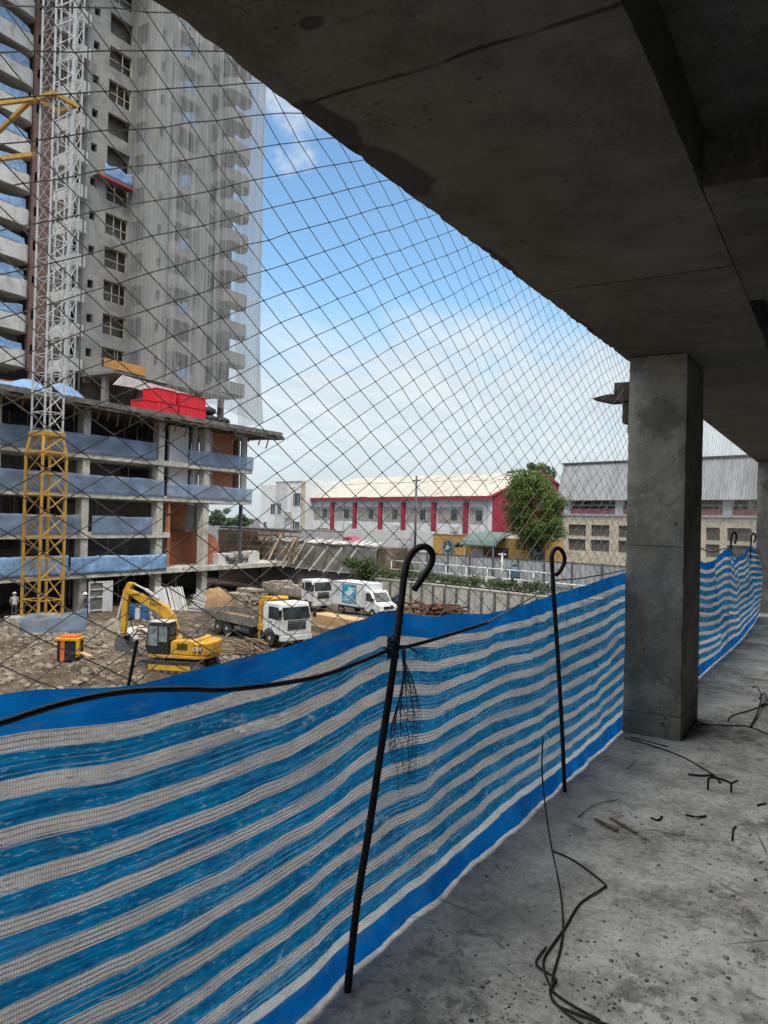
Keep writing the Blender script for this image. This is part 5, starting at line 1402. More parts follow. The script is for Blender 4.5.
def truck_cab(root, x0, x1, w, z0, z1, grille=True):
    """cab-over cab from x0 (rear) to x1 (front)"""
    L = x1 - x0
    mb = MB(); side(mb, [(x0, z0), (x1 - .02, z0), (x1, z0 + .9), (x1 - .10, z1 - .75), (x1 - .32, z1 - .05), (x1 - .5, z1), (x0 + .1, z1 - .02), (x0, z1 - .15)], 0, w)
    cab = mb.build('cab', M['white_paint'], root, bevel=.07)
    zb, zt = z0 + (z1 - z0) * .50, z1 - .24
    fx = lambda z: x1 - .04 - (z - z0 - .9) * .16
    mb = MB(); hw = w / 2 - .14
    mb.add([(fx(zb) + .065, -hw, zb), (fx(zb) + .065, hw, zb), (fx(zt) + .035, hw * .95, zt), (fx(zt) + .035, -hw * .95, zt),
            (fx(zb) - .1, -hw, zb), (fx(zb) - .1, hw, zb), (fx(zt) - .1, hw * .95, zt), (fx(zt) - .1, -hw * .95, zt)],
           [(0, 1, 2, 3), (4, 7, 6, 5), (0, 4, 5, 1), (1, 5, 6, 2), (2, 6, 7, 3), (3, 7, 4, 0)]); mb.build('windscreen', M['glass'], cab)
    for s_ in (-1, 1):
        mb = MB(); side(mb, [(x0 + L * .34, zb), (x1 - .22, zb - .06), (x1 - .36, zt), (x0 + L * .34, zt)], s_ * (w / 2 + .006), .02); mb.build('side_window', M['glass'], cab)
        mb = MB(); side(mb, [(x0 + L * .31, z0 + .15), (x0 + L * .325, z0 + .15), (x0 + L * .325, zt), (x0 + L * .31, zt)], s_ * (w / 2 + .004), .014); mb.build('door_seam', M['black_plastic'], cab)
        mb = MB(); mb.box((x0 + L * .4, s_ * (w / 2 + .003), zb - .22), (x0 + L * .5, s_ * (w / 2 + .04), zb - .17)); mb.build('door_handle', M['black_plastic'], cab)
        mb = MB(); mb.box((x1 + .0, s_ * (w / 2 + .06), zb + .05), (x1 + .1, s_ * (w / 2 + .26), zb + .62)); mb.tube([(x1 - .1, s_ * w / 2 * .98, zb + .55), (x1 + .04, s_ * (w / 2 + .14), zb + .58)], .02, 6); mb.build('mirror', M['black_plastic'], root)
        mb = MB(); mb.box((x1 - .04, s_ * (w / 2 - .42), z0 + .02), (x1 + .03, s_ * (w / 2 - .08), z0 + .22)); mb.build('headlight', M['lens'], root)
    mb = MB()
    for k in range(6): mb.box((x1 - .08, -w * .30, z0 + .34 + .10 * k), (x1 + .028 - .004 * k, w * .30, z0 + .405 + .10 * k))
    mb.build('grille', M['black_plastic'], root)
    mb = MB(); mb.box((x1 - .25, -w / 2 + .01, z0 - .34), (x1 + .08, w / 2 - .01, z0 - .01)); mb.build('bumper', M['white_paint'], root, bevel=.04)
    return cab

TR = R(-16.5)
fwh = gz(270, 647); 
d1 = V((math.cos(TR), math.sin(TR), 0)); d2 = V((-math.sin(TR), math.cos(TR), 0))
tc = fwh - d1 * 2.75 * .88 + d2 * 1.1 * .88
root = empty('crane_truck', V((tc.x, tc.y, GZ + .04)), 'white flatbed truck with a yellow loading crane behind its cab, behind the digger', 'truck', rz=TR); root.scale = (.88, .88, .88)
truck_cab(root, 1.95, 4.0, 2.3, .78, 2.72)
mb = MB(); mb.box((-5.0, -.45, .62), (3.4, -.30, .90)); mb.box((-5.0, .30, .62), (3.4, .45, .90)); mb.build('chassis', M['dark_steel'], root)
mb = MB(); mb.box((-5.6, -1.2, 1.0), (1.05, 1.2, 1.14)); bed = mb.build('bed', M['old_timber'], root)
for s_ in (-1, 1):
    mb = MB()
    for k in range(4): x0 = -5.6 + 1.66 * k; mb.box((x0 + .02, s_ * 1.2 - .03, 1.143), (x0 + 1.62, s_ * 1.2 + .03, 1.55))
    mb.box((-5.6, s_ * 1.2 - .045, .98), (1.05, s_ * 1.2 + .045, 1.139)); mb.build('side_board', M['dark_steel'] if False else M['conc_dark'], bed)
mb = MB(); mb.box((-5.63, -1.15, 1.143), (-5.57, 1.15, 1.55)); mb.build('tail_board', M['steel_sheet'], bed)
mb = MB(); mb.box((1.0, -1.15, 1.143), (1.06, 1.15, 1.9)); mb.build('head_board', M['steel_sheet'], bed)
for (x, sg) in ((2.75, 1), (2.75, -1), (-2.3, 1), (-2.3, -1), (-3.45, 1), (-3.45, -1)): wheel(root, x, sg * 1.0, .49, .34)
for s_ in (-1, 1):
    mb = MB(); pts = [(2.75 + .62 * math.cos(a), .5 + .62 * math.sin(a)) for a in [q * math.pi / 10 for q in range(11)]]; pin = [(2.75 + .56 * math.cos(a), .5 + .56 * math.sin(a)) for a in [q * math.pi / 10 for q in range(10, -1, -1)]]
    side(mb, pts + pin, s_ * 1.05, .36); mb.build('mudguard', M['black_plastic'], root)
    mb = MB(); mb.box((1.75, s_ * 1.12 - .08, .35), (2.15, s_ * 1.12 + .08, .75)); mb.build('step', M['black_plastic'], root)
    mb = MB(); mb.lathe([(.28, -.5), (.28, .5)], (-.2, s_ * .85, .66), (1, 0, 0), 16); mb.build('tank', M['dark_steel'], root)
# the yellow crane
mb = MB(); mb.box((1.18, -1.05, .85), (1.72, 1.05, 1.2)); mb.box((1.25, -1.0, .3), (1.45, -.82, 2.75)); mb.box((1.25, .82, .3), (1.45, 1.0, 2.75)); mb.box((1.3, -.2, 1.2), (1.7, .2, 2.6))
cr_ = mb.build('loading_crane', M['digger'], root, bevel=.03)
mb = MB(); side(mb, [(.95, 2.62), (1.1, 2.55), (1.9, 2.62), (2.2, 2.85), (2.05, 2.98), (1.2, 2.94), (1.0, 2.85)], 0, 1.3); mb.build('folded_arm', M['digger'], cr_, bevel=.04)
mb = MB(); mb.bar((1.55, -.9, 1.2), (1.75, -.55, 2.65), .10); mb.bar((1.58, -.3, 1.3), (1.8, -.75, 2.5), .08); mb.build('cylinder', M['grey_steel'], cr_)
mb = MB()
for s_ in (-1, 1): mb.box((1.2, s_ * 1.15 - .1, .06), (1.5, s_ * 1.15 + .1, .3))
mb.build('outrigger_foot', M['dark_steel'], cr_)

# loaded truck behind
p = gz(313, 611.5); tc2 = p - d1 * 3.9 * .84 + d2 * 1.15 * .84
root = empty('loaded_truck', V((tc2.x, tc2.y, GZ + .04)), 'older white truck loaded with rows of grey blocks, left of the white box truck', 'truck', rz=TR); root.scale = (.84, .84, .84)
truck_cab(root, 1.95, 3.9, 2.2, .75, 2.78)
mb = MB(); side(mb, [(2.02, 1.8), (2.75, 1.8), (2.75, 2.5), (2.02, 2.5)], 0, 2.222); 
mb2 = MB(); side(mb2, [(2.1, 1.86), (2.45, 1.86), (2.45, 2.44), (2.1, 2.44)], 0, 2.24); mb2.build('side_window', M['glass'], root)
mb = MB(); mb.box((-4.4, -.4, .6), (3.4, .4, .88)); mb.build('chassis', M['dark_steel'], root)
mb = MB(); mb.box((-4.6, -1.15, 1.0), (1.75, 1.15, 1.16)); mb.build('bed', M['old_timber'], root)
for (x, sg) in ((2.75, 1), (2.75, -1), (-2.6, 1), (-2.6, -1)): wheel(root, x, sg * .98, .47, .32)
tmpl = sf(0, 0)
rnd = random.Random(17)
LM = Matrix.Translation(root.location) @ Matrix.Rotation(TR, 4, 'Z') @ Matrix.Scale(.84, 4)
for k in range(5):
    mb = MB(); x0 = -4.5 + 1.22 * k; h = rnd.uniform(.65, 1.3); zz = 1.17
    nrow = max(3, int(h / .21))
    for j in range(nrow):
        for i in range(3):
            for w_ in range(5):
                if j == nrow - 1 and rnd.random() < .35: continue
                q = rnd.uniform(-.02, .02); mb.box((x0 + .39 * i + q, -1.1 + .44 * w_, zz + j * .212), (x0 + .39 * i + .37 + q, -1.1 + .44 * w_ + .41, zz + j * .212 + .20))
    mb.v = [LM @ v_ for v_ in mb.v]
    thing(mb, 'block_stack', M['block'], ['stack of grey building blocks at the tail of the loaded truck', 'second stack of grey blocks from the tail of the loaded truck', 'middle stack of grey blocks on the loaded truck', 'fourth stack of grey blocks, second behind the loaded truck cab', 'stack of grey blocks directly behind the loaded truck cab'][k], 'block stack', 'block stacks on the loaded truck', bevel=.012)

# box truck
p = gz(372, 618.5); tc3 = p - d1 * 2.35 * .9 + d2 * .95 * .9
root = empty('box_truck', V((tc3.x, tc3.y, GZ + .04)), 'small white box truck with a blue poster on its side, parked by the shrub', 'truck', rz=TR); root.scale = (.9, .9, .9)
mb = MB(); mb.box((-2.75, -1.05, .72), (1.3, 1.05, 2.62)); bx = mb.build('box', M['box_white'], root, bevel=.03)
mb = MB()
for s_ in (-1, 1):
    for (xa, za, xb, zb) in ((-2.75, .70, 1.3, .78), (-2.75, 2.56, 1.3, 2.64), (-2.77, .78, -2.69, 2.56), (1.24, .78, 1.32, 2.56)): mb.box((xa, s_ * 1.055 - .012, za), (xb, s_ * 1.055 + .012, zb))
mb.build('edge_trim', M['grey_steel'], bx)
mb = MB(); mb.box((-1.35, -1.064, .92), (.48, -1.053, 2.46)); ps = mb.build('poster', M['poster'], bx)
mb = MB()      # illegible pale print: a shape above, soft bars and a band below
for (xa, za, xb, zb) in ((-1.0, 1.42, -.1, 1.47), (-.95, 1.34, .05, 1.38), (-1.15, 1.17, .3, 1.25), (-.2, 2.1, .35, 2.2), (-.1, 1.95, .3, 1.99), (-1.1, 1.05, .1, 1.09)): mb.box((xa, -1.070, za), (xb, -1.066, zb))
mb.prism([(-.95, 1.55), (-.3, 1.55), (.1, 1.9), (-.35, 2.3), (-.6, 1.9), (-.9, 1.85)], (0, -1.068, 0), (1, 0, 0), (0, 0, 1), (0, 1, 0), .004); mb.build('print', M['poster_ink'], ps)
mb = MB(); n = 26
for k in range(n):
    if 3 < k < 7: continue
    t0, t1 = 2 * math.pi * k / n, 2 * math.pi * (k + 1) / n; mb.bar((-1.98 + .34 * math.cos(t0), -1.06, 1.85 + .42 * math.sin(t0)), (-1.98 + .34 * math.cos(t1), -1.06, 1.85 + .42 * math.sin(t1)), .012, .07)
mb.prism([(-.12, -.2), (.10, -.18), (.16, .02), (0, .24), (-.16, .05)], (-1.98, -1.06, 1.85), (1, 0, 0), (0, 0, 1), (0, 1, 0), .012); mb.build('logo', M['logo_grey'], bx)
mb = MB(); side(mb, [(1.34, .42), (3.15, .42), (3.25, .62), (3.2, 1.02), (2.62, 1.25), (2.1, 1.98), (1.9, 2.1), (1.34, 2.12)], 0, 1.86); cab = mb.build('cab', M['white_paint'], root, bevel=.06)
mb = MB(); mb.add([(2.66, -.78, 1.27), (2.66, .78, 1.27), (2.17, .70, 1.95), (2.17, -.70, 1.95), (2.5, -.78, 1.22), (2.5, .78, 1.22), (2.0, .7, 1.9), (2.0, -.7, 1.9)], [(0, 1, 2, 3), (4, 7, 6, 5), (0, 4, 5, 1), (1, 5, 6, 2), (2, 6, 7, 3), (3, 7, 4, 0)]); mb.build('windscreen', M['glass'], cab)
for s_ in (-1, 1):
    mb = MB(); side(mb, [(1.55, 1.28), (2.46, 1.24), (2.1, 1.86), (1.9, 1.93), (1.55, 1.93)], s_ * .935, .016); mb.build('side_window', M['glass'], cab)
    mb = MB(); side(mb, [(1.46, .5), (1.475, .5), (1.475, 1.98), (1.46, 1.98)], s_ * .934, .012); side(mb, [(1.55, 1.1), (1.7, 1.1), (1.7, 1.14), (1.55, 1.14)], s_ * .94, .03); mb.build('door_trim', M['black_plastic'], cab)
    mb = MB(); mb.box((2.45, s_ * 1.0 - .02, 1.3), (2.55, s_ * 1.0 + .16, 1.55)) if s_ > 0 else mb.box((2.45, -1.16, 1.3), (2.55, -.98, 1.55)); mb.build('mirror', M['black_plastic'], root)
    mb = MB(); mb.prism([(3.0, .82), (3.22, .78), (3.205, 1.0), (2.85, 1.12)], (0, s_ * .80, 0), (1, 0, 0), (0, 0, 1), (0, 1, 0), .275); mb.build('headlight', M['lens'], root)
mb = MB(); mb.box((3.12, -.5, .72), (3.265, .5, .95)); mb.build('grille', M['black_plastic'], root)
mb = MB(); mb.box((2.95, -.94, .30), (3.32, .94, .60)); mb.build('bumper', M['black_plastic'], root, bevel=.05)
mb = MB(); mb.box((-2.6, -.4, .45), (1.6, .4, .70)); mb.build('chassis', M['dark_steel'], root)
for (x, sg) in ((2.35, 1), (2.35, -1), (-1.55, 1), (-1.55, -1)): wheel(root, x, sg * .86, .36, .24)

# ------------------------------------------------------------------ excavator
def gpt(px, py):
    p = gz(px, py)
    for _ in range(8): p = gz(px, py, ground_z(p.x, p.y))
    return p
ec = gpt(179, 671)
EH = math.atan2(-(.69 * math.cos(R(24))) + .69 * math.sin(R(24)), -(.72 * math.cos(R(24))) - .72 * math.sin(R(24)))
root = empty('excavator', V((ec.x, ec.y, ground_z(ec.x, ec.y) + .02)), 'yellow tracked digger with raised boom and dark cab, working on the rubble', 'excavator', rz=EH); root.scale = (.88, .88, .88)
for s_ in (-1, 1):
    poly = [(-1.75, .32), (-1.6, .08), (-1.35, 0), (1.35, 0), (1.6, .08), (1.75, .32), (1.68, .56), (1.45, .68), (-1.45, .68), (-1.68, .56)]
    mb = MB(); side(mb, poly, s_ * .88, .46)
    tk = mb.build('track', M['rubber'], root, bevel=.03)
    mb = MB()
    for k in range(16):
        x = -1.45 + 2.9 * k / 15
        for z in (.695, -.012): mb.box((x - .07, s_ * .88 - .25, z - .02), (x + .07, s_ * .88 + .25, z + .02))
    mb.build('track_shoes', M['dark_steel'], tk)
    mb = MB()
    for x in (-1.42, 1.42): mb.lathe([(.24, -.25), (.24, .25)], (x, s_ * .88, .34), (0, 1, 0), 16)
    for k in range(6): mb.lathe([(.10, -.24), (.10, .24)], (-.95 + .38 * k, s_ * .88, .16), (0, 1, 0), 10)
    mb.build('rollers', M['dark_steel'], tk)
    mb = MB(); mb.box((-1.1, s_ * .88 - .245, .25), (1.1, s_ * .88 + .245, .5)); mb.build('track_frame', M['digger'], tk)
mb = MB(); mb.box((-.8, -.65, .35), (.8, .65, .68)); mb.lathe([(.62, 0), (.62, .16)], (0, 0, .68), n=24); mb.build('undercarriage', M['dark_steel'], root)
mb = MB()
mb.prism([(-1.9, -.55), (-1.75, -.98), (-1.45, -1.15), (1.05, -1.15), (1.05, 1.15), (-1.45, 1.15), (-1.75, .98), (-1.9, .55)], (0, 0, .93), (1, 0, 0), (0, 1, 0), (0, 0, 1), .16)
mb.build('deck', M['digger'], root, bevel=.03)
mb = MB(); mb.prism([(-2.0, -.55), (-1.8, -1.0), (-1.45, -1.16), (-1.25, -1.16), (-1.25, 1.16), (-1.45, 1.16), (-1.8, 1.0), (-2.0, .55)], (0, 0, 1.33), (1, 0, 0), (0, 1, 0), (0, 0, 1), .62)
mb.build('counterweight', M['digger'], root, bevel=.07)
mb = MB(); side(mb, [(-1.24, 1.02), (-.05, 1.02), (-.05, 1.62), (-.2, 1.72), (-1.1, 1.75), (-1.24, 1.68)], 0, 2.28); hood = mb.build('hood', M['digger'], root, bevel=.06)
mb = MB()
for k in range(7): mb.box((-.95, 1.142, 1.28 + .045 * k), (-.4, 1.156, 1.305 + .045 * k))
mb.build('vent', M['black_plastic'], hood)
mb = MB(); mb.box((-1.05, -.7, 1.752), (-.35, .5, 1.85)); mb.tube([(-.8, -.3, 1.84), (-.8, -.3, 2.15)], .06, 10); mb.build('engine_cover', M['dark_steel'], hood)
mb = MB(); mb.box((-.04, -1.14, 1.02), (.95, -.35, 1.55)); mb.build('tank', M['digger'], root, bevel=.05)
# cab: dark frame with glass panes
mb = MB(); cp = [(.02, .98), (1.12, .98), (1.28, 1.35), (1.12, 2.42), (.98, 2.52), (.1, 2.52), (.02, 2.42)]
side(mb, cp, .72, .86); cab = mb.build('cab', M['black_plastic'], root, bevel=.05)
mb = MB(); mb.box((.0, .27, 2.525), (1.05, 1.17, 2.60)); mb.build('cab_roof', M['grey_steel'], cab, bevel=.03)
for s_, y in ((1, 1.157), (-1, .283)):
    mb = MB(); side(mb, [(.62, 1.42), (1.16, 1.42), (1.05, 2.36), (.62, 2.36)], y, .016); side(mb, [(.12, 1.62), (.54, 1.62), (.54, 2.36), (.12, 2.36)], y, .016); mb.build('side_pane', M['cab_glass'], cab)
mb = MB(); mb.add([(1.285, .38, 1.42), (1.285, 1.06, 1.42), (1.145, 1.06, 2.38), (1.145, .38, 2.38), (1.25, .38, 1.42), (1.25, 1.06, 1.42), (1.11, 1.06, 2.38), (1.11, .38, 2.38)], [(0, 1, 2, 3), (4, 7, 6, 5), (0, 4, 5, 1), (1, 5, 6, 2), (2, 6, 7, 3), (3, 7, 4, 0)]); mb.build('front_pane', M['cab_glass'], cab)
mb = MB(); mb.box((.004, .4, 1.7), (.018, 1.05, 2.36)); mb.build('rear_pane', M['glass'], cab)
mb = MB(); mb.tube([(.35, .75, 1.0), (.35, .75, 1.45)], .2, 10); mb.box((.2, .5, 1.9), (.28, .95, 2.2)); mb.build('seat', M['dark_steel'], cab)
# arm
YB = -.05
def arm(top, bot, w):
    mb = MB(); side(mb, top + bot[::-1], YB, w); return mb
bt = [(.15, 1.75), (.10, 2.1), (.30, 2.75), (.75, 3.22), (1.35, 3.50), (2.3, 3.80), (2.85, 4.02)]
bb = [(.55, 1.55), (.62, 2.05), (.80, 2.55), (1.12, 2.86), (1.5, 3.02), (2.3, 3.42), (2.9, 3.80)]
boom = arm(bt, bb, .34).build('boom', M['digger'], root, bevel=.03)
stick = arm([(2.52, 4.30), (2.86, 4.34), (3.12, 3.9), (3.22, 1.75)], [(2.70, 4.08), (2.78, 3.7), (2.86, 3.2), (2.96, 1.72)], .28).build('stick', M['digger'], root, bevel=.03)
mb = MB(); mb.tube([(.9, YB + .24, 1.45), (1.55, YB + .24, 2.9)], .07, 8); mb.tube([(.9, YB - .24, 1.45), (1.55, YB - .24, 2.9)], .07, 8); mb.build('lift_cylinder', M['grey_steel'], boom)
mb = MB(); mb.tube([(1.2, YB, 3.55), (1.95, YB, 4.0)], .085, 8); mb.tube([(1.9, YB, 3.97), (2.58, YB, 4.26)], .05, 8); mb.build('arm_cylinder', M['grey_steel'], boom)
mb = MB(); mb.tube([(3.12, YB, 3.7), (3.42, YB, 2.5)], .07, 8); mb.tube([(3.4, YB, 2.55), (3.35, YB, 1.75)], .045, 8); mb.bar((3.35, YB, 1.78), (3.08, YB, 1.5), .1); mb.build('bucket_cylinder', M['grey_steel'], stick)
mb = MB(); mb.tube([(1.0, YB + .2, 3.3), (2.0, YB + .22, 3.85), (2.7, YB + .22, 3.7), (2.72, YB + .2, 2.7), (2.4, YB + .22, 1.9), (2.8, YB + .18, 1.55)], .028, 6); mb.build('hose', M['cable'], stick)
bk = [(3.12, 1.72), (2.92, 1.62), (2.62, 1.2), (2.35, .62), (2.52, .55), (2.85, .48), (3.2, .72), (3.36, 1.15), (3.3, 1.5)]
bi = [(2.95, 1.5), (2.72, 1.18), (2.5, .72), (2.82, .6), (3.08, .8), (3.22, 1.15), (3.18, 1.45)]
mb = MB(); side(mb, bk, YB - .38, .05); side(mb, bk, YB + .38, .05)
for (p, q) in zip(bk[4:] + bk[:2], bk[5:] + bk[:2]): 
    if p != q: mb.bar((p[0], YB, p[1]), (q[0], YB, q[1]), .72, .05)
bu = mb.build('bucket', M['dark_steel'], root)
mb = MB()
for k in range(5): y = YB - .34 + .17 * k; mb.prism([(2.52, .62), (2.32, .56), (2.14, .74), (2.34, .66)], (0, y, 0), (1, 0, 0), (0, 0, 1), (0, 1, 0), .07)
mb.build('teeth', M['dark_steel'], bu)
# marks: black panel with lettering on the counterweight flank, lettering on the boom
def put_text(body, size, loc, rot, m, parent, name='lettering'):
    me = text_mesh(body, size, .004); me.materials.append(m); o = bpy.data.objects.new(name, me); COL.objects.link(o); o.parent = parent; o.location = loc; o.rotation_euler = rot; return o
mb = MB(); mb.prism([(-1.33, 1.12), (-1.30, 1.54), (-1.60, 1.55), (-1.66, 1.3), (-1.6, 1.12)], (0, 0, 0), (1, 0, 0), (0, 0, 1), (0, 1, 0), .02)
for v_ in mb.v: v_.y += 1.165 - max(0, -1.45 - v_.x) * .42
dp = mb.build('side_panel', M['decal_black'], root)
put_text('CAT', .23, (-1.46, 1.186, 1.35), (R(90), 0, R(180)), M['decal_white'], dp)
put_text('CAT', .20, (1.42, YB + .182, 3.28), (R(90), R(22), R(180)), M['decal_black'], boom)

# small yellow and black machine on the dirt
p = gpt(70, 661); zz = p.z
root = empty('site_generator', V((p.x, p.y, zz)), 'small boxy black machine with orange and yellow edges on the dirt mound', 'machine', rz=R(-60)); root.scale = (.8, .8, .85)
mb = MB(); mb.box((-.42, -.55, .06), (.42, .55, 1.05)); bd = mb.build('body', M['black_plastic'], root, bevel=.05)
mb = MB(); mb.box((-.5, -.62, 1.055), (.5, .62, 1.22)); mb.build('lid', M['digger'], root, bevel=.05)
mb = MB(); mb.box((-.38, -.45, 1.222), (.38, .45, 1.30)); mb.build('top_panel', M['orange'], root, bevel=.02)
mb = MB(); mb.box((.423, -.34, .06), (.47, -.12, 1.2)); mb.build('orange_strip', M['orange'], root)
mb = MB(); mb.box((.30, .50, .3), (.50, .66, 1.1)); mb.build('yellow_post', M['digger'], root)
mb = MB(); mb.box((-.5, -.6, 0), (.5, -.45, .06)); mb.box((-.5, .45, 0), (.5, .6, .06)); mb.build('skid', M['dark_steel'], root)

# blue sheet round the mast foot
mb = MB(); p, q = gz(17, 640, GZ + .1), gz(84, 627, GZ + .3); n, kk = 26, 6
for i in range(n + 1):
    for j in range(kk + 1):
        t = i / n; b = p.lerp(q, t); mb.v.append(V((b.x + .25 * t * math.sin(9 * t) + .06 * fbm(t * 5, j * .4, 2), b.y + .15 * math.sin(7 * t), GZ + .02 + (1.28 + .12 * math.sin(t * 8)) * j / kk)))
for i in range(n):
    for j in range(kk): k = i * (kk + 1) + j; mb.f.append((k, k + kk + 1, k + kk + 2, k + 1))
o = thing(mb, 'blue_sheeting', M['blue_net'], 'low blue sheet strung round the foot of the yellow mast behind the machine', 'sheet', smooth=True, fixn=False); o.modifiers.new('thick', 'SOLIDIFY').thickness = .02
# pale block wall at far left
for k, (px0, px1, y0, h, lb) in enumerate(((-6, 6, 640, 1.0, 'low grey block pile cut by the left edge of the photo'), (6, 18, 638, 1.3, 'grey block pile standing left of the blue sheet'))):
    p, q = gz(px0, y0, GZ + .2), gz(px1, y0, GZ + .2); mb = MB()
    for j in range(int(h / .22)):
        for i in range(3): c = p.lerp(q, (i + .5) / 3 + .02 * math.sin(j * 7 + i)); mb.obox((c.x, c.y, GZ + .13 + j * .222), (.40, .38, .21), Matrix.Rotation(R(-40), 3, 'Z'))
    thing(mb, 'block_pile', M['block'], lb, 'block pile', 'block piles near the mast', bevel=.01)
# blue drums and a pale one
def drum(px, py, h, r, m, label):
    p = gz(px, py, GZ + .05); root = empty('drum', V((p.x, p.y, GZ + .03)), label, 'drum', 'drums by the podium column'); mb = MB()
    mb.lathe([(r * .95, 0), (r, .03), (r, h * .32), (r * 1.04, h * .34), (r, h * .36), (r, h * .64), (r * 1.04, h * .66), (r, h * .68), (r, h - .05), (r * .93, h)], (0, 0, 0), n=22); mb.build('shell', m, root)
    mb = MB(); mb.lathe([(r * .9, 0), (r * .85, .015)], (0, 0, h - .02), n=20); mb.lathe([(.05, 0), (.05, .03)], (r * .5, 0, h - .01), n=10); mb.build('lid', M['black_plastic'], root)
drum(127.5, 618, .92, .30, M['drum_blue'], 'blue plastic drum, leftmost beside the podium column')
drum(133, 617.5, .92, .29, M['drum_blue'], 'blue plastic drum in the middle, left of the pale drum')
drum(137.5, 619, .90, .18, M['pale_tarp'], 'narrow pale drum between the blue drums')
drum(144, 618.5, .95, .32, M['drum_blue'], 'blue plastic drum, rightmost next to the raised boom')
# white framed screen against the podium
cA, cB = gz(88, 613), gz(112, 611)
dv = (cB - cA); dv.z = 0; Lw = dv.length; ang = math.atan2(dv.y, dv.x)
root = empty('panel_frame', V((cA.x, cA.y, GZ)), 'pale framed screen with dark openings beside the podium column', 'frame', rz=ang)
mb = MB()
for (x0, z0, x1, z1) in ((0, 0, .1, 2.2), (Lw * .58, 0, Lw * .66, 2.2), (Lw - .1, 0, Lw, 2.2), (.1, 2.1, Lw * .58, 2.2), (.1, 1.05, Lw * .58, 1.13), (.1, 1.6, Lw * .58, 1.66), (.1, .1, Lw * .58, .18), (Lw * .66, 2.1, Lw - .1, 2.2)): mb.box((x0, -.04, z0), (x1, .04, z1))
mb.build('frame', M['grey_wall'], root)
mb = MB(); mb.box((Lw * .66 + .003, -.02, .02), (Lw - .103, .02, 2.097)); mb.build('white_panel', M['grey_wall'], root)
mb = MB(); mb.box((.103, .045, .0), (Lw * .57, .08, 2.09)); mb.build('dark_panel', M['dark_room'], root)

# pale rods in a ridge-shaped stack
p, q = gz(160, 612), gz(202, 612.5)
mid = (p + q) / 2; root_dir = (q - p); root_dir.z = 0; Lr = root_dir.length; root_dir.normalize(); nrm = V((-root_dir.y, root_dir.x, 0))
mb = MB(); rnd = random.Random(41)
for k in range(22):
    t = k / 21
    for s_ in (0, 1):
        if s_ == 0: a = p + root_dir * (Lr * (.02 + .62 * t)) + V((0, 0, .1 + .0 * t)); b = p + root_dir * (Lr * (.0 + .62 * t) - .55) + V((0, 0, 1.75)) + nrm * .9
        else: a = p + root_dir * (Lr * .66 + .03 * k) + V((0, 0, .1 + 1.6 * t)); b = p + root_dir * (Lr * 1.02 + .01 * k) + V((0, 0, .05 + 1.0 * t)) + nrm * .2
        j = V((rnd.uniform(-.05, .05), rnd.uniform(-.05, .05), rnd.uniform(-.05, .05))); mb.tube([a + j, b + j], .042, 5)
thing(mb, 'rod_stack', M['grey_wall'], 'ridge shaped stack of pale striped rods behind the flatbed truck', 'rod stack', fixn=False)
# tan heap
def heap(px0, px1, py, h, m, name, label, cat, seed, depth=.8, ztop=0):
    p, q = gz(px0, py), gz(px1, py); c = (p + q) / 2; rx = (q - p).length / 2; dr = (q - p).normalized(); nr = V((-dr.y, dr.x, 0)); mb = MB(); n, kk = 36, 12
    for j in range(kk + 1):
        t = j / kk
        for i in range(n):
            a = 2 * math.pi * i / n; r = math.cos(t * math.pi / 2) ** .8; w = 1 + .12 * fbm(math.cos(a) * 1.5, math.sin(a) * 1.5 + t, seed)
            mb.v.append(c + dr * (rx * r * math.cos(a) * w) + nr * (rx * depth * r * math.sin(a) * w) + V((0, 0, -.15 + (h + .15) * math.sin(t * math.pi / 2) * (1 + .1 * fbm(a, t * 3, seed)))))
    for j in range(kk):
        for i in range(n): mb.f.append((j * n + i, j * n + (i + 1) % n, (j + 1) * n + (i + 1) % n, (j + 1) * n + i))
    mb.f.append(tuple(range(n))); mb.f.append(tuple(kk * n + i for i in range(n)))
    return thing(mb, name, m, label, cat, smooth=True)
heap(198, 234, 611, 1.7, M['mud'], 'sand_heap', 'rounded tan heap of sand behind the flatbed truck', 'heap', 3)
heap(119, 156, 637, .6, M['pale_tarp'], 'covered_heap', 'heap under crumpled pale sheeting behind the digger cab', 'heap', 5, .6)
heap(104, 122, 630, .7, M['block'], 'rubble_heap', 'grey rubble heap just left of the pale covered heap', 'heap', 8, .7)
# stacks of boards and slabs right of the sand
def board_stack(px0, px1, py, rows, th, w, m, label, name, grp, seed, dz=0.0, lng=None):
    p, q = gz(px0, py), gz(px1, py); rnd = random.Random(seed); mb = MB(); c = (p + q) / 2; L = lng or (q - p).length
    Mr = Matrix.Rotation(TR, 3, 'Z')
    for j in range(rows):
        for i in range(int(w / .26)):
            o = Mr @ V((rnd.uniform(-.12, .12), -w / 2 + .13 + .26 * i, 0)); mb.obox((c.x + o.x, c.y + o.y, GZ + dz + .08 + th * (j + .5)), (L * rnd.uniform(.93, 1.02), .25, th * .94), Mr)
    return thing(mb, name, m, label, 'stack', grp)
board_stack(318, 362, 632, 7, .13, 1.3, M['timber'], 'stack of fresh yellow timber boards in front of the white box truck', 'timber_stack', 'stacks on the site', 2, lng=4.6)
board_stack(312, 345, 634, 3, .12, 1.0, M['old_timber'], 'low dark timber stack under the near side of the yellow boards', 'timber_stack', 'stacks on the site', 9, lng=3.6)
board_stack(226, 250, 607, 6, .17, 1.2, M['block'], 'tall uneven stack of weathered planks and slabs right of the sand heap', 'plank_stack', 'stacks on the site', 12, lng=2.2)
board_stack(238, 262, 604, 7, .17, 1.4, M['block'], 'weathered slab stack between the plank stack and the loaded truck', 'plank_stack', 'stacks on the site', 13, lng=2.2)
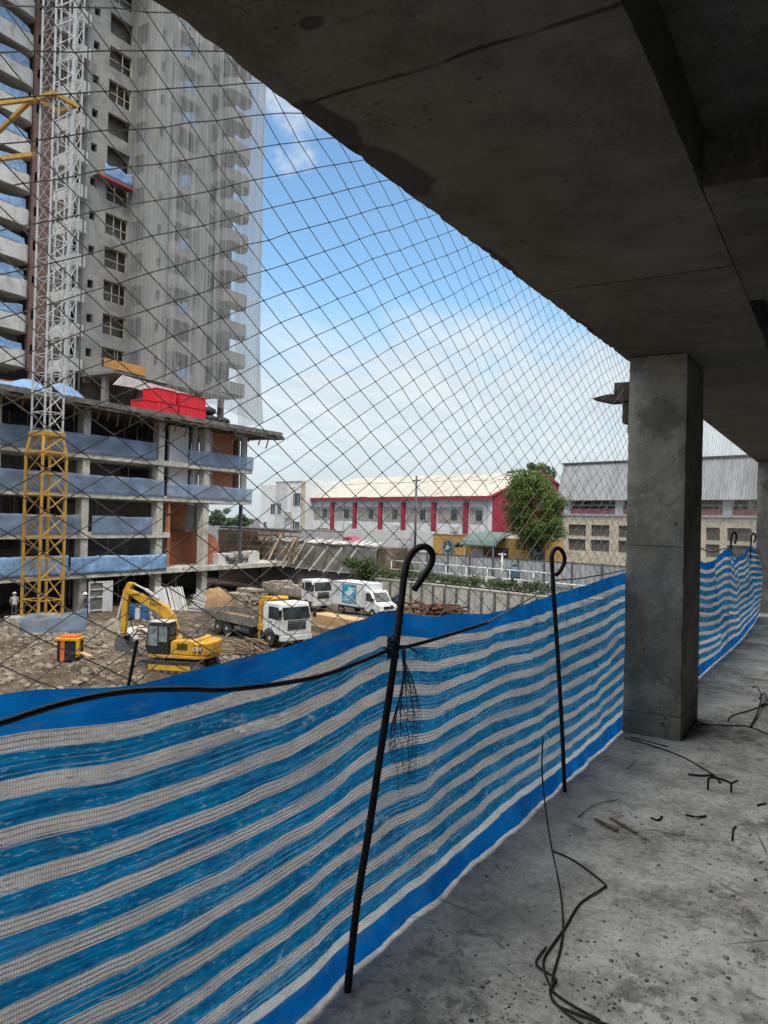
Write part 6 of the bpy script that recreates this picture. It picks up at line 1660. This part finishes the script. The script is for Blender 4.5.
# scrap in front of the panel wall
rnd = random.Random(51)
def scrap(px, py, m, n, spread, label, name='scrap_heap', thick=.05):
    c = gz(px, py); mb = MB()
    for k in range(n):
        p = c + V((rnd.gauss(0, spread), rnd.gauss(0, spread * .6), rnd.uniform(.05, .7))); d = V((rnd.uniform(-.9, .9), rnd.uniform(-.5, .5), rnd.uniform(-.25, .3)))
        mb.tube([p - d, p + V((0, 0, rnd.uniform(0, .2))), p + d], thick, 6)
    thing(mb, name, m, label, 'scrap heap', 'scrap heaps on the site')
scrap(426, 614, M['rust2'], 30, .9, 'rust brown tangle of scrap by the panel wall, seen left of the bar hook', thick=.09)
scrap(447, 615, M['rust2'], 30, .7, 'rust brown coil heap by the panel wall, seen right of the bar hook', thick=.08)
scrap(247, 655, M['old_timber'], 26, .7, 'brown heap of broken timber beside the front wheel of the crane truck', thick=.05)
scrap(150, 640, M['rust2'], 22, .8, 'rusty scrap bars between the pale covered heap and the digger', thick=.04)
scrap(212, 604, M['dark_steel'], 24, 1.0, 'dark scrap pile in front of the tan sand heap', thick=.07)
scrap(465, 614, M['conc'], 18, .7, 'pale scrap heap at the right end of the rusty heaps', thick=.10)
p, q = gz(388, 607), gz(420, 606); mb = MB()
for i in range(25):
    for j in range(7):
        b = p.lerp(q, i / 24); mb.v.append(V((b.x + .5 * j / 6, b.y + 1.0 * j / 6, GZ + .1 + .9 * math.sin(j / 6 * 3.14) * (.8 + .3 * fbm(i * .2, j * .3, 4)))))
for i in range(24):
    for j in range(6): k = i * 7 + j; mb.f.append((k, k + 7, k + 8, k + 1))
o = thing(mb, 'tarpaulin', mat('navy_sheet', (.02, .035, .085), .7, .3, 2, .5, 5), 'dark navy tarpaulin over a low pile right of the box truck', 'tarpaulin', smooth=True, fixn=False); o.modifiers.new('thick', 'SOLIDIFY').thickness = .03
# loose rubble all over the near site: nobody could count it
random.seed(77); mb = MB()
def rock(x, y, r):
    mb.v_start = len(mb.v); n = 6; z = ground_z(x, y); c = V((x, y, z)); ph = random.random() * 6
    base = len(mb.v)
    for (k, h, q) in ((1, -.2, 0), (.9, .35, .4), (.45, .75, .1)):
        for i in range(n): a = ph + q + 2 * math.pi * i / n; rr_ = r * k * random.uniform(.7, 1.25); mb.v.append(c + V((math.cos(a) * rr_ * 1.2, math.sin(a) * rr_, r * h * random.uniform(.7, 1.2))))
    for j in range(2):
        for i in range(n): mb.f.append((base + j * n + i, base + j * n + (i + 1) % n, base + (j + 1) * n + (i + 1) % n, base + (j + 1) * n + i))
    mb.f.append(tuple(base + 2 * n + i for i in range(n)))
areas = [((40, 650), 5, 3), ((110, 655), 3.0, 2.5), ((95, 630), 3, 3), ((180, 690), 4, 2), ((250, 660), 2.5, 1.5), ((20, 680), 4, 3)]
for i in range(4200):
    (px, py), sx, sy = random.choice(areas); c = gz(px, py); x = random.gauss(c.x, sx * .8); y = random.gauss(c.y, sy * .9)
    if x < -43.2 or (x - ec.x) ** 2 + (y - ec.y) ** 2 < 3.2: continue
    rock(x, y, random.choice([.03, .03, .04, .04, .05, .05, .06, .07, .08, .10, .15, .22 if random.random() < .4 else .05]))
o = mb.build('rubble', mat('rubble_stone', (.215, .18, .14), .95, .45, .9, .5, 12)); tag(o, kind='stuff')
# scattered boards
random.seed(5)
for k, (px, py, L, an, lb) in enumerate(((60, 664, 1.5, .3, 'pale plank lying on the dirt before the small black machine'), (86, 656, 1.3, -.4, 'short pale plank on the rubble right of the small black machine'), (232, 655, 2.0, .9, 'brown plank on the ground right of the digger'), (243, 650, 2.2, .5, 'brown plank lying nearest the front wheel of the crane truck'))):
    p = gpt(px, py); z = p.z + .06; mb = MB(); d = V((math.cos(an), math.sin(an), .03)) * L / 2
    mb.bar(V((p.x, p.y, z)) - d, V((p.x, p.y, z)) + d, .2, .06); thing(mb, 'plank', M['timber'] if k < 2 else M['old_timber'], lb, 'plank', 'loose planks on the site')

# ------------------------------------------------------------------ two workers
def person(loc, rz, label, J, R_, shirt, trousers_z, seed=0):
    root = empty('person', loc, label, 'person', rz=rz)
    names = list(J); me = bpy.data.meshes.new('body')
    edges = [('pelvis', 'waist'), ('waist', 'chest'), ('chest', 'neck'), ('neck', 'head'), ('head', 'crown')]
    for s_ in 'lr':
        edges += [('pelvis', 'hip' + s_), ('hip' + s_, 'knee' + s_), ('knee' + s_, 'ankle' + s_), ('ankle' + s_, 'toe' + s_), ('chest', 'sho' + s_), ('sho' + s_, 'elb' + s_), ('elb' + s_, 'wri' + s_), ('wri' + s_, 'hand' + s_)]
    me.from_pydata([J[n] for n in names], [(names.index(a), names.index(b)) for a, b in edges], [])
    o = bpy.data.objects.new('body', me); COL.objects.link(o)
    o.modifiers.new('skin', 'SKIN'); sv = me.skin_vertices[0].data
    for n, d in zip(names, sv):
        key = n[:-1] if n[-1] in 'lr' and n[:-1] in R_ else n; r = R_[key]; d.radius = r if isinstance(r, tuple) else (r, r); d.use_root = (n == 'pelvis')
    sb = o.modifiers.new('smooth', 'SUBSURF'); sb.levels = 2; sb.render_levels = 2
    dg = bpy.context.evaluated_depsgraph_get(); m2 = bpy.data.meshes.new_from_object(o.evaluated_get(dg)); bpy.data.objects.remove(o)
    o = bpy.data.objects.new('body', m2); COL.objects.link(o); o.parent = root
    m2.materials.clear()
    for mm in (M['skin'], shirt, M['shirt_dark'], M['black_plastic']): m2.materials.append(mm)
    neck = V(J['neck']); 
    for p in m2.polygons:
        p.use_smooth = True; c = p.center
        near_hand = min((c - V(J['hand' + s_])).length for s_ in 'lr') < .12
        if (c - V(J['head'])).length < .16 or near_hand: p.material_index = 0
        elif c.z < .09: p.material_index = 3
        elif c.z < trousers_z: p.material_index = 2
        else: p.material_index = 1
    h = V(J['head']); c_ = V(J['crown']); ax = (c_ - h).normalized()
    mb = MB(); mb.lathe([(.155, .02), (.15, .05), (.125, .02 + .05), (.12, .10), (.09, .15), (.04, .175)], h + ax * .02, ax, 18)
    fwd = V((1, 0, 0)); mb.obox(h + ax * .06 + fwd * .13, (.10, .17, .015), Matrix.Identity(3)); mb.build('helmet', M['helmet'], root, smooth=True)
    # face: nose and eyes set on the head
    mb = MB(); mb.lathe([(.022, 0), (.012, .035)], h + fwd * .095 - ax * .01, fwd, 8); mb.build('nose', M['skin'], root, smooth=True)
    for s_ in (-1, 1):
        mb = MB(); mb.lathe([(.012, 0), (.006, .008)], h + fwd * .098 + V((0, s_ * .035, .02)), fwd, 8); mb.build('eye', M['black_plastic'], root)
        mb = MB(); mb.lathe([(.025, -.01), (.018, .012)], h + V((0, s_ * .095, 0)), (0, s_, 0), 8); mb.build('ear', M['skin'], root)
        w = V(J['wri' + ('l' if s_ > 0 else 'r')]); e = V(J['hand' + ('l' if s_ > 0 else 'r')]); d = (e - w).normalized(); sd = d.cross(V((1, 0, 0))).normalized()
        mb = MB()
        for k in range(4):
            b = e + V((.026 - .0175 * k, 0, 0)); L = (.075, .085, .08, .065)[k]; mb.tube([b, b + d * L * .55 + sd * .004, b + d * L + sd * .022 * s_], [.009, .0085, .006], 6)
        mb.tube([w + d * .03 + V((.03, 0, 0)), w + d * .06 + V((.055, 0, 0)), w + d * .10 + V((.06, 0, 0))], [.011, .010, .007], 6); mb.build('fingers', M['skin'], root, smooth=True)
    return root
RR = {'pelvis': (.15, .11), 'waist': (.145, .105), 'chest': (.17, .115), 'neck': .055, 'head': (.085, .10), 'crown': (.07, .08), 'hip': .095, 'knee': .062, 'ankle': .045, 'toe': .038, 'sho': .06, 'elb': .044, 'wri': .032, 'hand': (.042, .022)}
def joints(bend=0.0, reach=0.0):
    def B(x, z):    # tip the trunk forward about the hips
        a = bend; return (x * math.cos(a) + (z - .92) * math.sin(a), .92 - x * math.sin(a) + (z - .92) * math.cos(a))
    J = {'pelvis': (0, 0, .92)}
    for n, x, z in (('waist', 0, 1.10), ('chest', .01, 1.33), ('neck', .02, 1.49), ('head', .04, 1.60), ('crown', .04, 1.70)): q = B(x, z); J[n] = (q[0], 0, q[1])
    for s_, y in (('l', 1), ('r', -1)):
        J['hip' + s_] = (0, y * .10, .86); J['knee' + s_] = (.04 + .05 * y, y * .11, .48); J['ankle' + s_] = (-.02 + .08 * y, y * .12, .09); J['toe' + s_] = (.13 + .08 * y, y * .14, .04)
        q = B(.0, 1.42); J['sho' + s_] = (q[0], y * .19, q[1]); q = B(.02 + reach * .15, 1.15); J['elb' + s_] = (q[0], y * .25, q[1])
        q = B(.12 + reach * .35, .95 + reach * .15); J['wri' + s_] = (q[0], y * .22, q[1]); q = B(.16 + reach * .42, .88 + reach * .15); J['hand' + s_] = (q[0], y * .21, q[1])
    return J
p = gz(86, 620, GZ); person(V((p.x, p.y, GZ + .05)), R(-150), 'worker in dark clothing and a pale helmet standing beside the podium column', joints(.08, .3), RR, M['shirt_dark'], .95)
p = gz(14, 619, GZ); person(V((p.x, p.y, GZ + .05)), R(150), 'worker in a pale shirt leaning forward left of the yellow mast', joints(.45, .6), RR, M['shirt_white'], .92)

# ================================================================== daylight
w = bpy.data.worlds.new('World'); sc.world = w; w.use_nodes = True
t = NT(w.node_tree)
SUN_EL, SUN_DIR = R(58), V((.45, -.62, 0)).normalized()
sky = t.n('ShaderNodeTexSky', sky_type='NISHITA'); sky.sun_disc = False
sky.sun_elevation = SUN_EL; sky.sun_rotation = math.atan2(SUN_DIR.x, SUN_DIR.y)
sky.altitude = 10; sky.air_density = 1.3; sky.dust_density = .6; sky.ozone_density = 1.0
d = t.n('ShaderNodeTexCoord').outputs['Generated']; x, y, z = t.xyz(d)
zc = t.m('MAXIMUM', z, .03); pv = t.comb(t.m('DIVIDE', x, t.m('ADD', zc, .12)), t.m('DIVIDE', y, t.m('ADD', zc, .12)), 0)
cn = t.noise(pv, 1.05, 8, .60, .5); wisp = t.noise(t.scale(pv, (1.6, .6, 1)), 2.4, 8, .65, .8)
cover = t.m('ADD', t.m('MULTIPLY', cn, .6), t.m('MULTIPLY', wisp, .4))
low = t.ramp(z, .12, .36, .44, 0.0)
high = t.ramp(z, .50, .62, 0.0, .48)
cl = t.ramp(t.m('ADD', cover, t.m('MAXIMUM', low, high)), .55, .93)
SKY_K = .125
shade = t.mixc(t.ramp(wisp, .3, .7), (4.0, 4.45, 4.8), (4.9, 5.2, 5.4))
shade = t.mixc(t.ramp(z, .0, .12, 1, 0), shade, (3.6, 4.1, 4.5))
shade = t.mixc(t.ramp(z, .50, .65), shade, (16.5, 16.1, 15.2))  # overhead cloud out of view, made extra bright to light the floor
# one cumulus bank high over the tower
cdir = ray(256, 84).normalized(); dp_ = t.n('ShaderNodeVectorMath', operation='DOT_PRODUCT'); t.l(d, dp_.inputs[0]); dp_.inputs[1].default_value = cdir
bank = t.ramp(t.m('ADD', dp_.outputs['Value'], t.m('MULTIPLY', t.m('SUBTRACT', t.noise(d, 9.0, 6, .6), .5), .03)), .9975, 1.0025, 0, .85)
cl = t.m('MAXIMUM', cl, bank)
blue = t.mixc(1.0, sky.outputs[0], (.80, 1.02, 1.14), 'MULTIPLY')
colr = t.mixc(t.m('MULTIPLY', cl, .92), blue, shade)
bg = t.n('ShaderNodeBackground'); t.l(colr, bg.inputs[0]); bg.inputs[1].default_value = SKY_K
t.l(bg.outputs[0], t.n('ShaderNodeOutputWorld').inputs[0])
sun = bpy.data.lights.new('sun', 'SUN'); sun.energy = 1.5; sun.angle = R(4); sun.color = (1, .95, .88)
so = bpy.data.objects.new('sun', sun); COL.objects.link(so)
sd = V((SUN_DIR.x * math.cos(SUN_EL), SUN_DIR.y * math.cos(SUN_EL), math.sin(SUN_EL)))
so.rotation_euler = sd.to_track_quat('Z', 'Y').to_euler(); so.location = (10, -10, 60)

sc.render.engine = 'CYCLES'
cy = sc.cycles
cy.use_denoising = True; cy.max_bounces = 8; cy.diffuse_bounces = 5; cy.glossy_bounces = 3; cy.transparent_max_bounces = 24
cy.sample_clamp_indirect = 6.0; cy.caustics_reflective = False; cy.caustics_refractive = False
vs = sc.view_settings; vs.view_transform = 'Standard'; vs.look = 'None'; vs.exposure = 0.45; vs.gamma = 1.0; vs.use_curve_mapping = False
